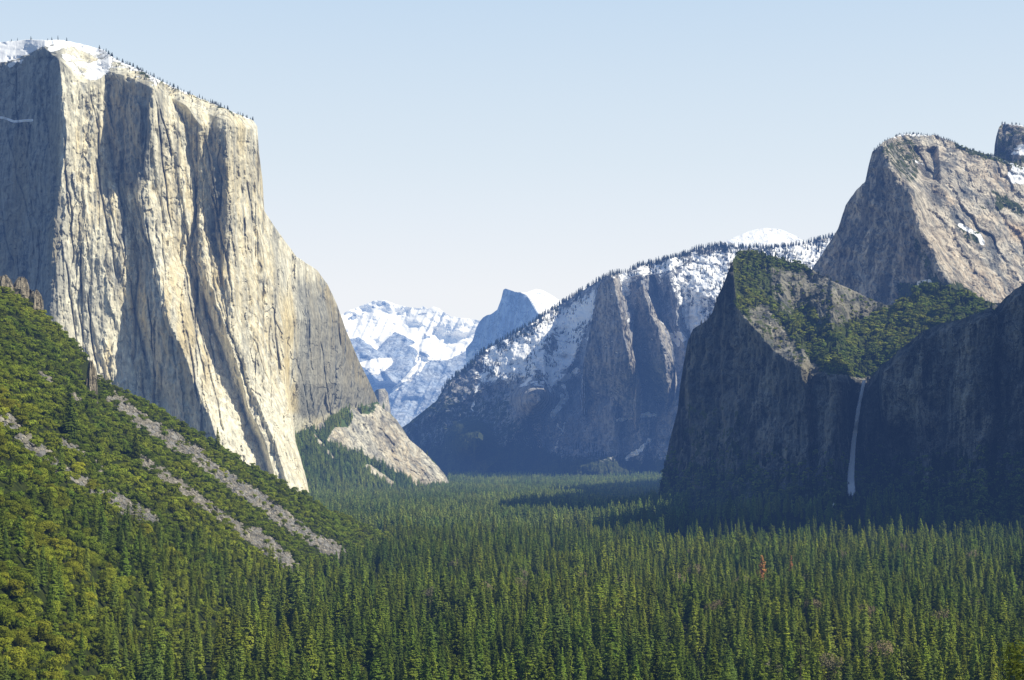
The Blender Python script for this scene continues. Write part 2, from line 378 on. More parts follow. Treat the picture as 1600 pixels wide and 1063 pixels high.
apron = sheet('granite_apron', 436, 740, AP_TOP, [(436, 775), (740, 778)], d_apron, {
    'veg': lambda x, y, t: np.clip(1.0 - 1.1 * poly_mask(x, y, AP_ROCK, 5) + .95 * poly_mask(x, y, [(503, 645), (545, 640), (552, 655), (545, 668), (510, 668)], 4)
        + .7 * poly_mask(x, y, [(560, 636), (590, 634), (585, 648), (563, 650)], 4) - .75 * poly_mask(x, y, [(455, 644), (505, 645), (512, 668), (500, 680), (475, 655)], 6)
        - .8 * line_mask(x, y, [(575, 730), (612, 756)], 5) - .6 * line_mask(x, y, [(490, 680), (520, 715)], 3) + .3 * line_mask(x, y, [(625, 700), (690, 752)], 6), 0, 1),
    'dark': lambda x, y, t: .5 * smooth(0, .4, fbm(x / 12, y / 18, 45)),
    'warm': lambda x, y, t: .35 * smooth(0, .4, fbm(x / 14, y / 30, 46))},
    M['apron'], .8, .8, (10, 40, .5), 1.0, 'pale rock apron and wooded talus slope at the foot of the tallest cliff', 'cliff')

# ---------------------------------------------------------------- little pale dome peeping out beyond
far_knob = sheet('rock_dome', 580, 612, [(580, 640), (584, 614), (588, 609), (601, 607), (606, 614), (610, 640), (612, 660)], [(580, 700), (612, 700)],
    lambda x, y, t: 7400 + 2.0 * np.abs(x - 592) * 1.4 + 8 * saw(x / 6, y / 30, 51) - .9 * (y - t), {'dark': lambda x, y, t: .3 + 0 * x},
    M['apron'], .5, .8, (6, 40, .6), .5, 'small pale rounded rock knob peeping out beyond the tall cliff', 'rock')

# ---------------------------------------------------------------- far snow range
CR_TOP = [(430, 520), (500, 500), (534, 491.5), (548, 484), (572, 475), (584, 470), (601, 469), (620, 476), (644, 481), (656, 482), (661, 478), (668, 483), (678, 479), (686, 482), (693, 487), (705, 495), (721, 497), (741, 499), (760, 503), (860, 520), (960, 540)]
CR_CLIFFS = [[(590, 546), (605, 528), (618, 519), (632, 524), (650, 536), (652, 552), (640, 580), (628, 598), (612, 600), (600, 580), (592, 560)],
             [(655, 545), (664, 522), (680, 530), (678, 548), (668, 560), (655, 552)],
             [(534, 530), (560, 528), (590, 548), (598, 575), (620, 600), (590, 600), (545, 560)],
             [(600, 640), (625, 600), (665, 565), (700, 565), (745, 540), (745, 600), (700, 660), (600, 680)]]
CR_SNOW = [[(612, 612), (625, 594), (650, 572), (662, 558), (672, 560), (655, 590), (625, 612)],
           [(640, 540), (672, 528), (690, 533), (700, 545), (690, 560), (672, 556)],
           [(560, 566), (585, 560), (612, 558), (618, 568), (590, 590), (566, 584)],
           [(672, 552), (700, 532), (742, 512), (742, 528), (715, 545), (690, 562)]]
def d_range(px, py, tp):
    D = 15800 + (700 - py) * 11.0
    for p in CR_CLIFFS[:3]:
        c = poly_mask(px, py, p, 5); D = D - 260 * c * smooth(520, 600, py + 0 * px) - 60 * c
    D = D + 240 * fbm(px / 60, py / 34, 61, 3) + 50 * fbm(px / 14, py / 10, 62, 4) + 50 * saw(px / 14 + py / 30, py / 30, 63)
    return D
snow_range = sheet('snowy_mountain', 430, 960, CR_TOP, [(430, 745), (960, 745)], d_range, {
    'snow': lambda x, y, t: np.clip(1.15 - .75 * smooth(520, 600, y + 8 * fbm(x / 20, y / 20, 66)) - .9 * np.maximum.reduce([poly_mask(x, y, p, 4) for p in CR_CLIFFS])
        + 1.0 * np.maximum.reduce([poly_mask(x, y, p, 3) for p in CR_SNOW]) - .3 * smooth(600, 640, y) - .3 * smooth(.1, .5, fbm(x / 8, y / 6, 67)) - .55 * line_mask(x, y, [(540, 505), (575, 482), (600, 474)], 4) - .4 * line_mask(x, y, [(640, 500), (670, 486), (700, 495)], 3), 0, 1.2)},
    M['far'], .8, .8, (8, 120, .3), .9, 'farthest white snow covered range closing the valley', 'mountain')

# ---------------------------------------------------------------- the sheer-faced dome
HD_TOP = [(728, 545), (738, 533), (741, 524), (743, 515.6), (749, 503), (755, 496), (761, 492.5), (767, 491.5), (777, 484), (780, 476), (783, 468), (786.5, 453), (790, 451), (797, 453.5), (804, 456), (815, 457), (823, 457),
          (828, 455), (838, 452), (848, 454), (857, 458.6), (866, 464), (873, 469), (885, 480), (940, 530)]
HD_EDGE = [(808, 456), (815, 457), (826, 466), (833, 478), (842, 492), (850, 520)]
def d_half(px, py, tp):
    ex = np.interp(py, [456, 460, 466, 478, 492, 520, 600], [812, 820, 826, 833, 842, 852, 880])
    D = 13000 - (px - 740) * 5.5 + (600 - py) * 1.2
    D = np.where(px > ex, 13000 - (ex - 740) * 5.5 + (600 - py) * 3.0 + (px - ex) * 12, D)
    face = px < ex
    D = D + np.where(face, 26, 10) * saw(px / 11 + fbm(px / 20, py / 50, 71), py / 60, 71) + 18 * fbm(px / 12, py / 20, 72, 4)
    return D
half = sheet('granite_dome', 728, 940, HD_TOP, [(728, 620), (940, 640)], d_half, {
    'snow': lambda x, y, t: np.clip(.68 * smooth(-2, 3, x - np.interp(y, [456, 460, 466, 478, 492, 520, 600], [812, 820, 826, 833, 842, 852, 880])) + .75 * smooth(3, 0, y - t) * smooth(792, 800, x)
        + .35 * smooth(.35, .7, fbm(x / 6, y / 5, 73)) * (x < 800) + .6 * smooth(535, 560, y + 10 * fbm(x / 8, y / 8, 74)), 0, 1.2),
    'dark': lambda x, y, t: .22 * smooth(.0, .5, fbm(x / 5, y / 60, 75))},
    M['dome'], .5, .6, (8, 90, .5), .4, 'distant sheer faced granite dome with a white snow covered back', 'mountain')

# ---------------------------------------------------------------- long snowy ridge with the spires
RG_TOP = [(628, 668), (640, 660), (660, 644), (683, 625), (699, 597), (731, 573), (747, 555), (770, 540), (798, 524), (818, 513), (838, 500), (861, 484), (885, 470), (909, 455), (932, 441), (956, 429), (980, 426), (996, 417),
          (1019, 411), (1043, 405), (1067, 399), (1087, 391), (1114, 384), (1150, 386), (1200, 388), (1254, 383), (1303, 368), (1380, 350), (1450, 350)]
RG_LINE = [(600, 690), (650, 668), (700, 635), (745, 612), (790, 592), (835, 584), (862, 600), (885, 585), (905, 540), (920, 500), (936, 446), (975, 436), (1000, 428), (1050, 432), (1080, 450), (1130, 480), (1200, 500), (1450, 500)]
RG_ROWS = [430, 500, 560, 620, 680, 745]
RG_CUR = [(600, 7500), ([700, 700, 690, 680, 670, 660], 7050), ([790, 780, 770, 760, 720, 700], 6900), ([870, 858, 846, 848, 800, 760], [6650, 6620, 6560, 6520, 6550, 6500]),
          ([880, 868, 856, 860, 815, 775], [6700, 6700, 6640, 6600, 6620, 6560]), ([930, 922, 905, 896, 880, 850], [6700, 6740, 6780, 6760, 6720, 6650]),
          ([956, 964, 974, 964, 955, 945], [6180, 6160, 6200, 6300, 6370, 6400]), ([974, 986, 998, 980, 970, 960], [6400, 6410, 6380, 6380, 6420, 6430]),
          ([1002, 1014, 1026, 1018, 1010, 1000], [6370, 6340, 6320, 6330, 6330, 6330]), ([1018, 1034, 1044, 1030, 1016, 1006], [6500, 6500, 6440, 6400, 6360, 6360]),
          ([1046, 1060, 1072, 1080, 1080, 1080], [6280, 6290, 6260, 6200, 6170, 6150]), ([1056, 1072, 1082, 1088, 1088, 1088], [6380, 6370, 6320, 6240, 6200, 6170]),
          (1140, 6100), (1250, 6150), (1450, 6300)]
def d_ridge(px, py, tp):
    wx = px + 8 * fbm(px / 26, py / 34, 81) + 3 * fbm(px / 8, py / 12, 82)
    D, S = pleat(wx, py, RG_ROWS, RG_CUR)
    ln = curve(px, RG_LINE) + 7 * fbm(px / 16, py / 16, 83)
    up = np.maximum(ln - py, 0)
    D = D + (745 - py) * .9 + up * 4.6
    cl = smooth(-4, 12, py - ln)
    D = D + cl * (70 * saw(px / 31 + fbm(px / 40, py / 80, 84), py / 80, 84) + 34 * saw(px / 13 + fbm(px / 20, py / 40, 85), py / 40, 85) + 13 * saw(px / 5.5 + fbm(px / 10, py / 20, 86), py / 20, 86))
    D = D + (26 + 20 * (1 - cl)) * fbm(px / 16, py / 11, 87, 5) + 10 * fbm(px / 4, py / 3.5, 88, 3)
    # brushy rounded knoll standing in the sun, lower left, and the talus fan
    k = np.hypot((px - 735) / 40, (py - 692) / 36)
    D = D - 420 * smooth(1.15, .15, k)
    D = D - 330 * smooth(1.1, .2, np.hypot((px - 832) / 36, (py - 622) / 30))
    fan = smooth(0, 40, py - 690 - np.abs(px - 905) * .42)
    D = D - 260 * fan
    return D
def s_ridge(x, y, t):
    x, y = x + 5 * fbm(x / 9, y / 9, 191, 4), y + 4 * fbm(x / 8, y / 8, 192, 4)
    s = .80 * poly_mask(x, y, [(752, 560), (790, 530), (838, 505), (885, 478), (936, 446), (928, 480), (912, 520), (902, 560), (870, 590), (835, 575), (800, 580), (770, 576)], 10)
    s = s + .55 * poly_mask(x, y, [(735, 580), (770, 560), (880, 590), (870, 612), (800, 600), (745, 600)], 10)
    s = s + .62 * poly_mask(x, y, [(985, 422), (1060, 404), (1120, 395), (1190, 392), (1310, 372), (1310, 420), (1150, 440), (1128, 480), (1095, 440), (1060, 422), (1010, 430), (985, 445)], 7)
    s = s + .55 * poly_mask(x, y, [(1050, 430), (1120, 430), (1130, 500), (1080, 520), (1060, 470)], 12)
    for p, w in (([(1026, 500), (1042, 518), (1060, 538)], 3.2), ([(1064, 430), (1072, 470), (1076, 500), (1079, 522)], 3.0), ([(965, 586), (985, 578), (1010, 575), (1036, 578)], 1.8), ([(975, 436), (978, 452)], 8),
                 ([(964, 656), (990, 651), (1022, 648)], 3.4), ([(980, 716), (1000, 702), (1015, 688)], 3.5), ([(866, 646), (876, 632), (884, 618)], 4.5), ([(870, 664), (876, 676)], 2), ([(862, 586), (890, 590), (902, 578)], 5),
                 ([(880, 600), (884, 616)], 2.5), ([(738, 640), (742, 620), (750, 600)], 1.5), ([(920, 530), (925, 560)], 3), ([(1058, 520), (1068, 530)], 4), ([(975, 505), (988, 500)], 2), ([(868, 700), (885, 660)], 1.2)):
        s = np.maximum(s, (.85 + .5 * fbm(x / 7, y / 7, 193)) * line_mask(x, y, p, w * 1.1, .8))
    s = s + .40 * smooth(650, 500, y) * smooth(-.1, .4, fbm(x / 30, y / 30, 90)) * (1 - poly_mask(x, y, [(905, 600), (935, 435), (1020, 430), (1050, 470), (1040, 640), (900, 640)], 10))
    s = s - .35 * line_mask(x, y, [(866, 520), (855, 560)], 9)
    return np.clip(s, 0, 1.2)
ridge = sheet('mountain_ridge', 628, 1450, RG_TOP, [(628, 748), (1450, 748)], d_ridge, {
    'snow': s_ridge,
    'veg': lambda x, y, t: np.clip(.55 * smooth(560, 640, y) * smooth(900, 820, x) + .75 * smooth(690, 730, y) + .6 * smooth(1.1, .6, np.hypot((x - 735) / 42, (y - 690) / 36)) + .45 * smooth(8, 0, y - t)
        - .5 * poly_mask(x, y, [(700, 700), (735, 700), (735, 728), (702, 724)], 8) - .4 * poly_mask(x, y, [(800, 600), (862, 600), (862, 640), (800, 650)], 10), 0, 1),
    'warm': lambda x, y, t: .8 * poly_mask(x, y, [(950, 430), (970, 430), (1000, 560), (975, 600)], 8) + .7 * poly_mask(x, y, [(990, 450), (1015, 450), (1045, 540), (1010, 560)], 8) + .3 * poly_mask(x, y, [(800, 600), (862, 600), (862, 640), (800, 650)], 10) + .5 * line_mask(x, y, [(925, 742), (960, 714)], 2.5),  # sunlit spire strips and left flank painted warmer
    'dark': lambda x, y, t: np.clip(.28 + .35 * fbm(x / 20, y / 60, 92) + .45 * poly_mask(x, y, [(938, 440), (952, 436), (972, 560), (968, 610), (915, 600), (925, 520)], 6) + .4 * poly_mask(x, y, [(984, 450), (1000, 450), (1020, 560), (1006, 560)], 6) - .5 * poly_mask(x, y, [(955, 434), (972, 434), (1000, 560), (978, 600)], 5), 0, 1)},  # painted shade on the spires' left faces, lighter along the sunlit strip
    M['ridge'], .8, .8, (8, 90, .25), 1.4, 'long snow streaked ridge with rock spires across the middle of the valley', 'mountain')
def spire(x0, x1, top, edge, near, lab):
    def dep(px, py, tp):
        wx = px + 3 * fbm(px / 9, py / 16, 301, 4) + 1.2 * fbm(px / 3, py / 6, 302, 3)
        ex = np.interp(py, [e[1] for e in edge], [e[0] for e in edge])
        D = near + np.where(wx < ex, (ex - wx) * 5.5, (wx - ex) * 9.5)
        D = D + 400 * smooth(555, 650, py) + np.clip(600 - py, 0, 400) * .5
        D = D + 34 * saw(wx / 10 + .6 * fbm(px / 14, py / 40, 303), py / 36, 303) + 13 * saw(wx / 4.2, py / 16, 304) + 10 * blocks(px / 6, py / 13, 305) + 9 * fbm(px / 4, py / 4, 306, 3)
        return D
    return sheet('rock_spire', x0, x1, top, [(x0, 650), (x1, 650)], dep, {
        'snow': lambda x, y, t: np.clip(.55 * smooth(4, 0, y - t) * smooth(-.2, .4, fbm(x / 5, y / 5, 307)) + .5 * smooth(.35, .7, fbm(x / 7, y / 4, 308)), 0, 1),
        'dark': lambda x, y, t: np.clip(.35 + .3 * fbm(x / 10, y / 40, 309) - .4 * smooth(-2, 3, x - np.interp(y, [e[1] for e in edge], [e[0] for e in edge])), 0, 1),  # left side painted darker as shade, right side lighter as sunlit
        'warm': lambda x, y, t: .75 * smooth(-3, 2, x - np.interp(y, [e[1] for e in edge], [e[0] for e in edge]))}, M['ridge'], .6, .7, (5, 40, .8), 1.6, lab, 'rock spire')  # warm tint paints the sunlit side right of the edge
spire(906, 1008, [(906, 620), (913, 560), (921, 520), (928, 485), (934, 455), (939, 439), (946, 433), (953, 430), (962, 434), (968, 437), (972, 456), (977, 486), (984, 525), (994, 570), (1008, 625)],
      [(956, 430), (966, 470), (974, 520), (984, 570), (990, 650)], 5960, 'tall pointed rock spire standing out from the snowy ridge with a sunlit right edge')
spire(984, 1062, [(984, 600), (988, 530), (992, 480), (997, 452), (1004, 444), (1010, 452), (1020, 478), (1028, 498), (1036, 505), (1046, 522), (1052, 545), (1056, 580), (1062, 625)],
      [(1003, 444), (1016, 490), (1030, 520), (1040, 560), (1044, 650)], 6040, 'lower stepped rock spire just right of the tall pointed one')
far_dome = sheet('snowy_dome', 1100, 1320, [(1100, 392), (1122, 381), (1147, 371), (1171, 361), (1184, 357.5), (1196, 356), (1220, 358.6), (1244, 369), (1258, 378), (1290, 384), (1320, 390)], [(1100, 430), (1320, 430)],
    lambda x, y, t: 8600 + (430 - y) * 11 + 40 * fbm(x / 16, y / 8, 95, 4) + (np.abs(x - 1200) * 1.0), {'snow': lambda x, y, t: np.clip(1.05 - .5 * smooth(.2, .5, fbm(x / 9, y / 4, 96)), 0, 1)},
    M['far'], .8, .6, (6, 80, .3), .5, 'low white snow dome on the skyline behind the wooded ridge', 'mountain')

# ---------------------------------------------------------------- the tall dome-shaped rock, right
MC_TOP = [(1262, 440), (1272, 415), (1280, 404), (1309, 359), (1321, 321), (1337, 298), (1352, 284), (1357, 260), (1363, 237.5), (1379, 223), (1398, 213.5), (1417, 209), (1437, 210), (1462, 212), (1488, 221.5), (1507, 231), (1532, 239), (1555, 245), (1600, 262), (1700, 300), (1850, 420), (2000, 520)]
MC_ROWS = [210, 260, 300, 360, 420, 480, 560]
MC_CUR = [(1250, 4250), ([1290, 1300, 1305, 1300, 1290, 1290, 1290], 4120), ([1368, 1384, 1388, 1398, 1410, 1420, 1420], 3860),
          ([1376, 1396, 1425, 1441, 1470, 1500, 1520], [3830, 3800, 3740, 3700, 3640, 3600, 3580]), ([1470, 1480, 1500, 1520, 1545, 1570, 1580], [3960, 3920, 3880, 3840, 3800, 3770, 3740]),
          ([1600] * 7, [4050, 4060, 4040, 4000, 3950, 3900, 3880]), (1750, 4300), (2000, 4600)]
def d_middle(px, py, tp):
    wx = px + 9 * fbm(px / 30, py / 40, 101) + 3 * fbm(px / 9, py / 12, 102)
    D, S = pleat(wx, py, MC_ROWS, MC_CUR)
    right = smooth(-10, 30, px - np.interp(py, MC_ROWS, MC_CUR[3][0]))
    D = D + (560 - py) * (.55 + .75 * right)
    D = D + np.maximum(262 - py, 0) * 2.0
    D = D - 40 * poly_mask(px, py, [(1405, 225), (1440, 222), (1460, 262), (1475, 300), (1450, 290), (1420, 262)], 9) + 90 * poly_mask(px, py, [(1428, 232), (1462, 232), (1466, 285), (1440, 280), (1428, 262)], 6)
    D = D + (1 - right) * (16 * saw(px / 18 + fbm(px / 30, py / 60, 103), py / 70, 103) + 7 * saw(px / 7 + fbm(px / 12, py / 30, 104), py / 30, 104))
    # diagonal slab joints on the sunny side
    D = D + right * (26 * saw((px - py * .8) / 26 + .8 * fbm(px / 30, py / 30, 105), (px + py) / 70, 105) + 12 * saw((py * 1.1 + px * .25) / 13 + fbm(px / 20, py / 20, 106), px / 30, 106) + 6 * saw((px + py * .25) / 7 + fbm(px / 9, py / 9, 107), py / 18, 107))
    D = D + 14 * fbm(px / 22, py / 22, 108, 5) + 5 * fbm(px / 5, py / 5, 109, 3) + 2.5 * fbm(px / 2.4, py / 2.4, 110, 2)
    return D
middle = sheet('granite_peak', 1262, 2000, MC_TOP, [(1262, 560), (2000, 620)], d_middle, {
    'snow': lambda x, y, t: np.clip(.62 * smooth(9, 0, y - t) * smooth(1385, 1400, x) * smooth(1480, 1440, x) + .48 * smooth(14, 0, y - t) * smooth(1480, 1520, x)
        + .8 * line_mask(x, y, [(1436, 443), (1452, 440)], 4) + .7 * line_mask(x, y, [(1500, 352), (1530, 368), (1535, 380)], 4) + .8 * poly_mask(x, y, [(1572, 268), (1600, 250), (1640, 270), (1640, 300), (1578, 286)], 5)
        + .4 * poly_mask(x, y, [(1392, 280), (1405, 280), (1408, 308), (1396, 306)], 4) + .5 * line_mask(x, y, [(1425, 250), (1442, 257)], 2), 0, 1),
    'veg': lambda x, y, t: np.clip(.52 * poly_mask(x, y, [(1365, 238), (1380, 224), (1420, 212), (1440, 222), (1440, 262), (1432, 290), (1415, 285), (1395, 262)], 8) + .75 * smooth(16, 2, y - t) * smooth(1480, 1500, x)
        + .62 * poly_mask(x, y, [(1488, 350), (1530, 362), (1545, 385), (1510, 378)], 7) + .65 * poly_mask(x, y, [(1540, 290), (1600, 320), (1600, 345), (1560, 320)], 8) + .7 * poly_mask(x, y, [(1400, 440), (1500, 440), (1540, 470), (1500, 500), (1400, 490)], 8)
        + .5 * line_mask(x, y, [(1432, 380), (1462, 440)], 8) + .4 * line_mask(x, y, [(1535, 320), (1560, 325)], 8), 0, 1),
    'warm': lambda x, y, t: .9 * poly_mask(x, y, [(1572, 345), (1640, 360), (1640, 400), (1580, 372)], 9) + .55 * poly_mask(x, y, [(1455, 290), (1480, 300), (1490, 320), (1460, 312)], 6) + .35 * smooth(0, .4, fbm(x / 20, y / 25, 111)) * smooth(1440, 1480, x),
    'dark': lambda x, y, t: np.clip(.75 * smooth(16, -16, x - np.interp(y, MC_ROWS, MC_CUR[3][0])) + .2 * smooth(0, .5, fbm(x / 12, y / 60, 112)) - .4 * smooth(0, .4, fbm(x / 30, y / 90, 113)) + .6 * line_mask(x, y, [(1548, 330), (1600, 355)], 4) + .5 * poly_mask(x, y, [(1430, 232), (1462, 232), (1466, 285), (1440, 280)], 6), 0, 1)},  # left face and summit hollow painted dark for their shade
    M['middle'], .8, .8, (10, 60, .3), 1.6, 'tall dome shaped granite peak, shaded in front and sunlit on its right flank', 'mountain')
HC = sheet('rock_tower', 1552, 2000, [(1552, 262), (1554, 229), (1557, 212), (1561, 199), (1566, 193), (1580, 194), (1600, 197), (1700, 190), (1800, 210), (1900, 300), (2000, 420)], [(1552, 300), (2000, 460)],
    lambda x, y, t: 4700 - 2.2 * np.minimum(x - 1552, 40) + (300 - y) * 1.2 + 20 * saw(x / 12, y / 30, 121) + 20 * fbm(x / 12, y / 12, 122, 4) + 3.2 * np.maximum(212 - y, 0), {
    'snow': lambda x, y, t: np.clip(.6 * smooth(6, 0, y - t) * smooth(1560, 1568, x) + .55 * poly_mask(x, y, [(1570, 232), (1600, 222), (1640, 230), (1640, 250), (1575, 245)], 6), 0, 1),
    'veg': lambda x, y, t: .45 + .1 * fbm(x / 9, y / 9, 123), 'dark': lambda x, y, t: .9 + 0 * x},
    M['middle'], .7, .7, (8, 50, .3), 1.4, 'blocky dark rock tower with snowy ledges behind the right hand peak', 'rock')

# ---------------------------------------------------------------- nearer blunt rock with the brushy top, left of the waterfall
LC_TOP = [(1014, 818), (1026, 806), (1031, 770), (1036, 740), (1046, 690), (1059, 640), (1063, 600), (1068, 570), (1075, 532), (1083, 514), (1104, 501), (1113, 488), (1122, 462), (1130, 445), (1143, 412), (1149, 400), (1158, 396),
          (1175, 394), (1200, 400), (1240, 411), (1262, 418), (1280, 428), (1303, 440), (1330, 452), (1352, 464), (1369, 471), (1385, 477), (1400, 477), (1424, 461), (1430, 447), (1460, 444), (1488, 450), (1520, 463), (1552, 474), (1620, 470), (1700, 470)]
LC_BRINK = [(1014, 300), (1140, 300), (1146, 430), (1151, 482), (1171, 505), (1196, 535), (1220, 555), (1244, 570), (1262, 583), (1285, 587), (1320, 588), (1345, 594), (1362, 594), (1400, 575), (1500, 520), (1700, 470)]
def d_lower(px, py, tp):
    rows = [400, 480, 560, 620, 700, 810]
    D, S = pleat(px + 8 * fbm(px / 30, py / 50, 131) + 2.5 * fbm(px / 8, py / 14, 132), py, rows, [
        (1000, 3080), ([1085, 1085, 1078, 1075, 1070, 1066], 2890), ([1150, 1160, 1180, 1180, 1170, 1160], [2740, 2720, 2680, 2670, 2650, 2630]),
        ([1215, 1225, 1255, 1260, 1262, 1262], [2590, 2560, 2470, 2460, 2450, 2440]), ([1222, 1235, 1268, 1270, 1272, 1272], [2600, 2580, 2500, 2490, 2480, 2460]), ([1300, 1300, 1305, 1308, 1305, 1300], [2400, 2400, 2400, 2400, 2390, 2360]),
        ([1332, 1332, 1334, 1334, 1330, 1330], [2520, 2520, 2520, 2515, 2500, 2460]), ([1365, 1365, 1365, 1362, 1360, 1358], [2530, 2530, 2530, 2520, 2510, 2470]), (1700, 2600)])
    br = curve(px, LC_BRINK) + 5 * fbm(px / 12, py / 30, 133)
    up = np.maximum(br - py, 0)
    cl = smooth(-3, 10, py - br)
    D = D + np.clip(810 - py, 0, 900) * .32
    D = D + up * 3.0
    D = D - 140 * smooth(720, 830, py)
    D = D + cl * (26 * saw(px / 24 + .8 * fbm(px / 40, py / 90, 134), py / 90, 134) + 12 * saw(px / 10 + fbm(px / 20, py / 50, 135), py / 45, 135) + 5 * saw(px / 4.2 + fbm(px / 9, py / 22, 136), py / 22, 136))
    D = D + (1 - cl) * (30 * ridged((px - py * .3) / 60, (py + px * .5) / 46, 137, 4) + 16 * saw((px * .5 + py) / 15 + fbm(px / 20, py / 20, 138), px / 40, 138))
    D = D + 16 * fbm(px / 24, py / 24, 139, 5) + 5 * fbm(px / 5.5, py / 5.5, 140, 3) + 2 * fbm(px / 2.3, py / 2.3, 141, 2)
    return D
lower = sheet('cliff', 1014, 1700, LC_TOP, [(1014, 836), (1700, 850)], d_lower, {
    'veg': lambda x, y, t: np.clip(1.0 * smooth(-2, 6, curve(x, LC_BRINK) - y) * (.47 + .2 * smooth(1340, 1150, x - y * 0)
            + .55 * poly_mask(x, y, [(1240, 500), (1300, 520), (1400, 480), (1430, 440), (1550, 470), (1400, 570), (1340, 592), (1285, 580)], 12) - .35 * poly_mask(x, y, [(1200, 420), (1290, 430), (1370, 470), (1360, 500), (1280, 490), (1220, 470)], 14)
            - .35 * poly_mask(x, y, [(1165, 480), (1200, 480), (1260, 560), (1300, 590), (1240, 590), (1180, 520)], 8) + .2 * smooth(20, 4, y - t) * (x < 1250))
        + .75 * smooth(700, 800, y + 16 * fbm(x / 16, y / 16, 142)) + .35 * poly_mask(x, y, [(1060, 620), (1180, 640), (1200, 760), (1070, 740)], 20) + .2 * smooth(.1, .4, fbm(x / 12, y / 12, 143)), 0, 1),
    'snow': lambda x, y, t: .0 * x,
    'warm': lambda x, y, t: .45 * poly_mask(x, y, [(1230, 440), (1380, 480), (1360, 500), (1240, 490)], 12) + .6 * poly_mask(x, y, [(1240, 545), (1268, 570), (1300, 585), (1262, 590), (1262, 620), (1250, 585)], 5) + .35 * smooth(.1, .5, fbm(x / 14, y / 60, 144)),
    'dark': lambda x, y, t: np.clip((.82 + .6 * fbm(x / 34, y / 60, 181, 4) + .3 * smooth(.1, .5, fbm(x / 5, y / 120, 184))) * smooth(-2, 6, y - curve(x, LC_BRINK)) * (.6 + .5 * poly_mask(x, y, [(1300, 590), (1372, 590), (1372, 790), (1290, 790)], 10)) - .6 * line_mask(x, y, [(1180, 540), (1200, 640), (1230, 700)], 22, .8) - .45 * line_mask(x, y, [(1290, 620), (1290, 720)], 14, .8), 0, 1)},  # shade of the face below the brink and the alcove painted in
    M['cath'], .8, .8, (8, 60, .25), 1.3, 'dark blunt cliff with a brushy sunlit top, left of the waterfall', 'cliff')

# ---------------------------------------------------------------- the shaded wall to the right of the waterfall
LT_TOP = [(1352, 606), (1360, 590), (1368, 580), (1378, 571), (1392, 560), (1405, 547), (1420, 536), (1440, 519), (1455, 512), (1473, 505), (1492, 502), (1506, 497), (1530, 487), (1549, 480), (1553, 486), (1558, 480), (1570, 466), (1585, 453), (1600, 444), (1630, 405), (1670, 290), (1720, 150), (1800, -40), (1900, -250), (2200, -350)]  # unseen right end raised on purpose to throw shadow across the valley floor
def d_wall(px, py, tp):
    rows = [440, 560, 640, 720, 850]
    D, S = pleat(px + 9 * fbm(px / 32, py / 50, 151) + 3 * fbm(px / 8, py / 14, 152), py, rows, [
        (1340, 2540), ([1368, 1368, 1370, 1380, 1380], [2490, 2490, 2490, 2500, 2500]), ([1378, 1378, 1380, 1425, 1400], [2400, 2400, 2400, 2420, 2400]),
        ([1440, 1440, 1440, 1450, 1450], [2330, 2330, 2330, 2330, 2310]), ([1448, 1448, 1448, 1460, 1460], [2360, 2360, 2360, 2360, 2330]),
        ([1550, 1550, 1550, 1540, 1530], [2230, 2230, 2230, 2230, 2200]), ([1556, 1556, 1556, 1548, 1538], [2260, 2260, 2260, 2260, 2220]), (1700, 2100), (1850, 1960), (2000, 1900), (2200, 1790)])
    D = D + np.clip(850 - py, 0, 900) * .18
    D = D - 110 * smooth(690, 850, py) 
    D = D + 30 * saw(px / 27 + .8 * fbm(px / 40, py / 90, 154), py / 90, 154) + 12 * saw(px / 10 + fbm(px / 20, py / 50, 155), py / 45, 155) + 5 * saw(px / 4.4 + fbm(px / 9, py / 22, 156), py / 22, 156)
    D = D - 7 * ridged(px / 12, py / 60, 158, 3) + 14 * fbm(px / 24, py / 24, 159, 5) + 4 * fbm(px / 5.5, py / 5.5, 160, 3) + 2 * fbm(px / 2.3, py / 2.3, 161, 2)
    D = D + np.maximum(14 - (py - tp), 0) * 3
    return D
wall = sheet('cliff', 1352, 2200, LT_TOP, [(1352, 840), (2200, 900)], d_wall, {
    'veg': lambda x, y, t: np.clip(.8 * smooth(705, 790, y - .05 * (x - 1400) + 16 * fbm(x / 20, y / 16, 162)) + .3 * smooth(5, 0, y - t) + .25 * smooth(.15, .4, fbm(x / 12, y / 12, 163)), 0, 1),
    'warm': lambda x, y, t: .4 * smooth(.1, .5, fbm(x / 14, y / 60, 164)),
    'dark': lambda x, y, t: np.clip(.34 + .45 * fbm(x / 34, y / 70, 182, 4) + .3 * smooth(.1, .5, fbm(x / 5, y / 120, 183)) + .6 * poly_mask(x, y, [(1352, 600), (1372, 590), (1378, 655), (1450, 672), (1440, 780), (1352, 790)], 10) + .5 * smooth(650, 740, y) + .3 * smooth(1540, 1570, x) - .5 * poly_mask(x, y, [(1385, 570), (1470, 520), (1540, 560), (1500, 650), (1390, 650)], 20)  # shade of the alcove and lower wall painted into the rock
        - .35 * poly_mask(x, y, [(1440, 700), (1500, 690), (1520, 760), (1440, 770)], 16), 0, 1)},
    M['cath'], .8, .8, (5, 30, .6), 1.0, 'dark shaded overhanging rock wall to the right of the waterfall', 'cliff')

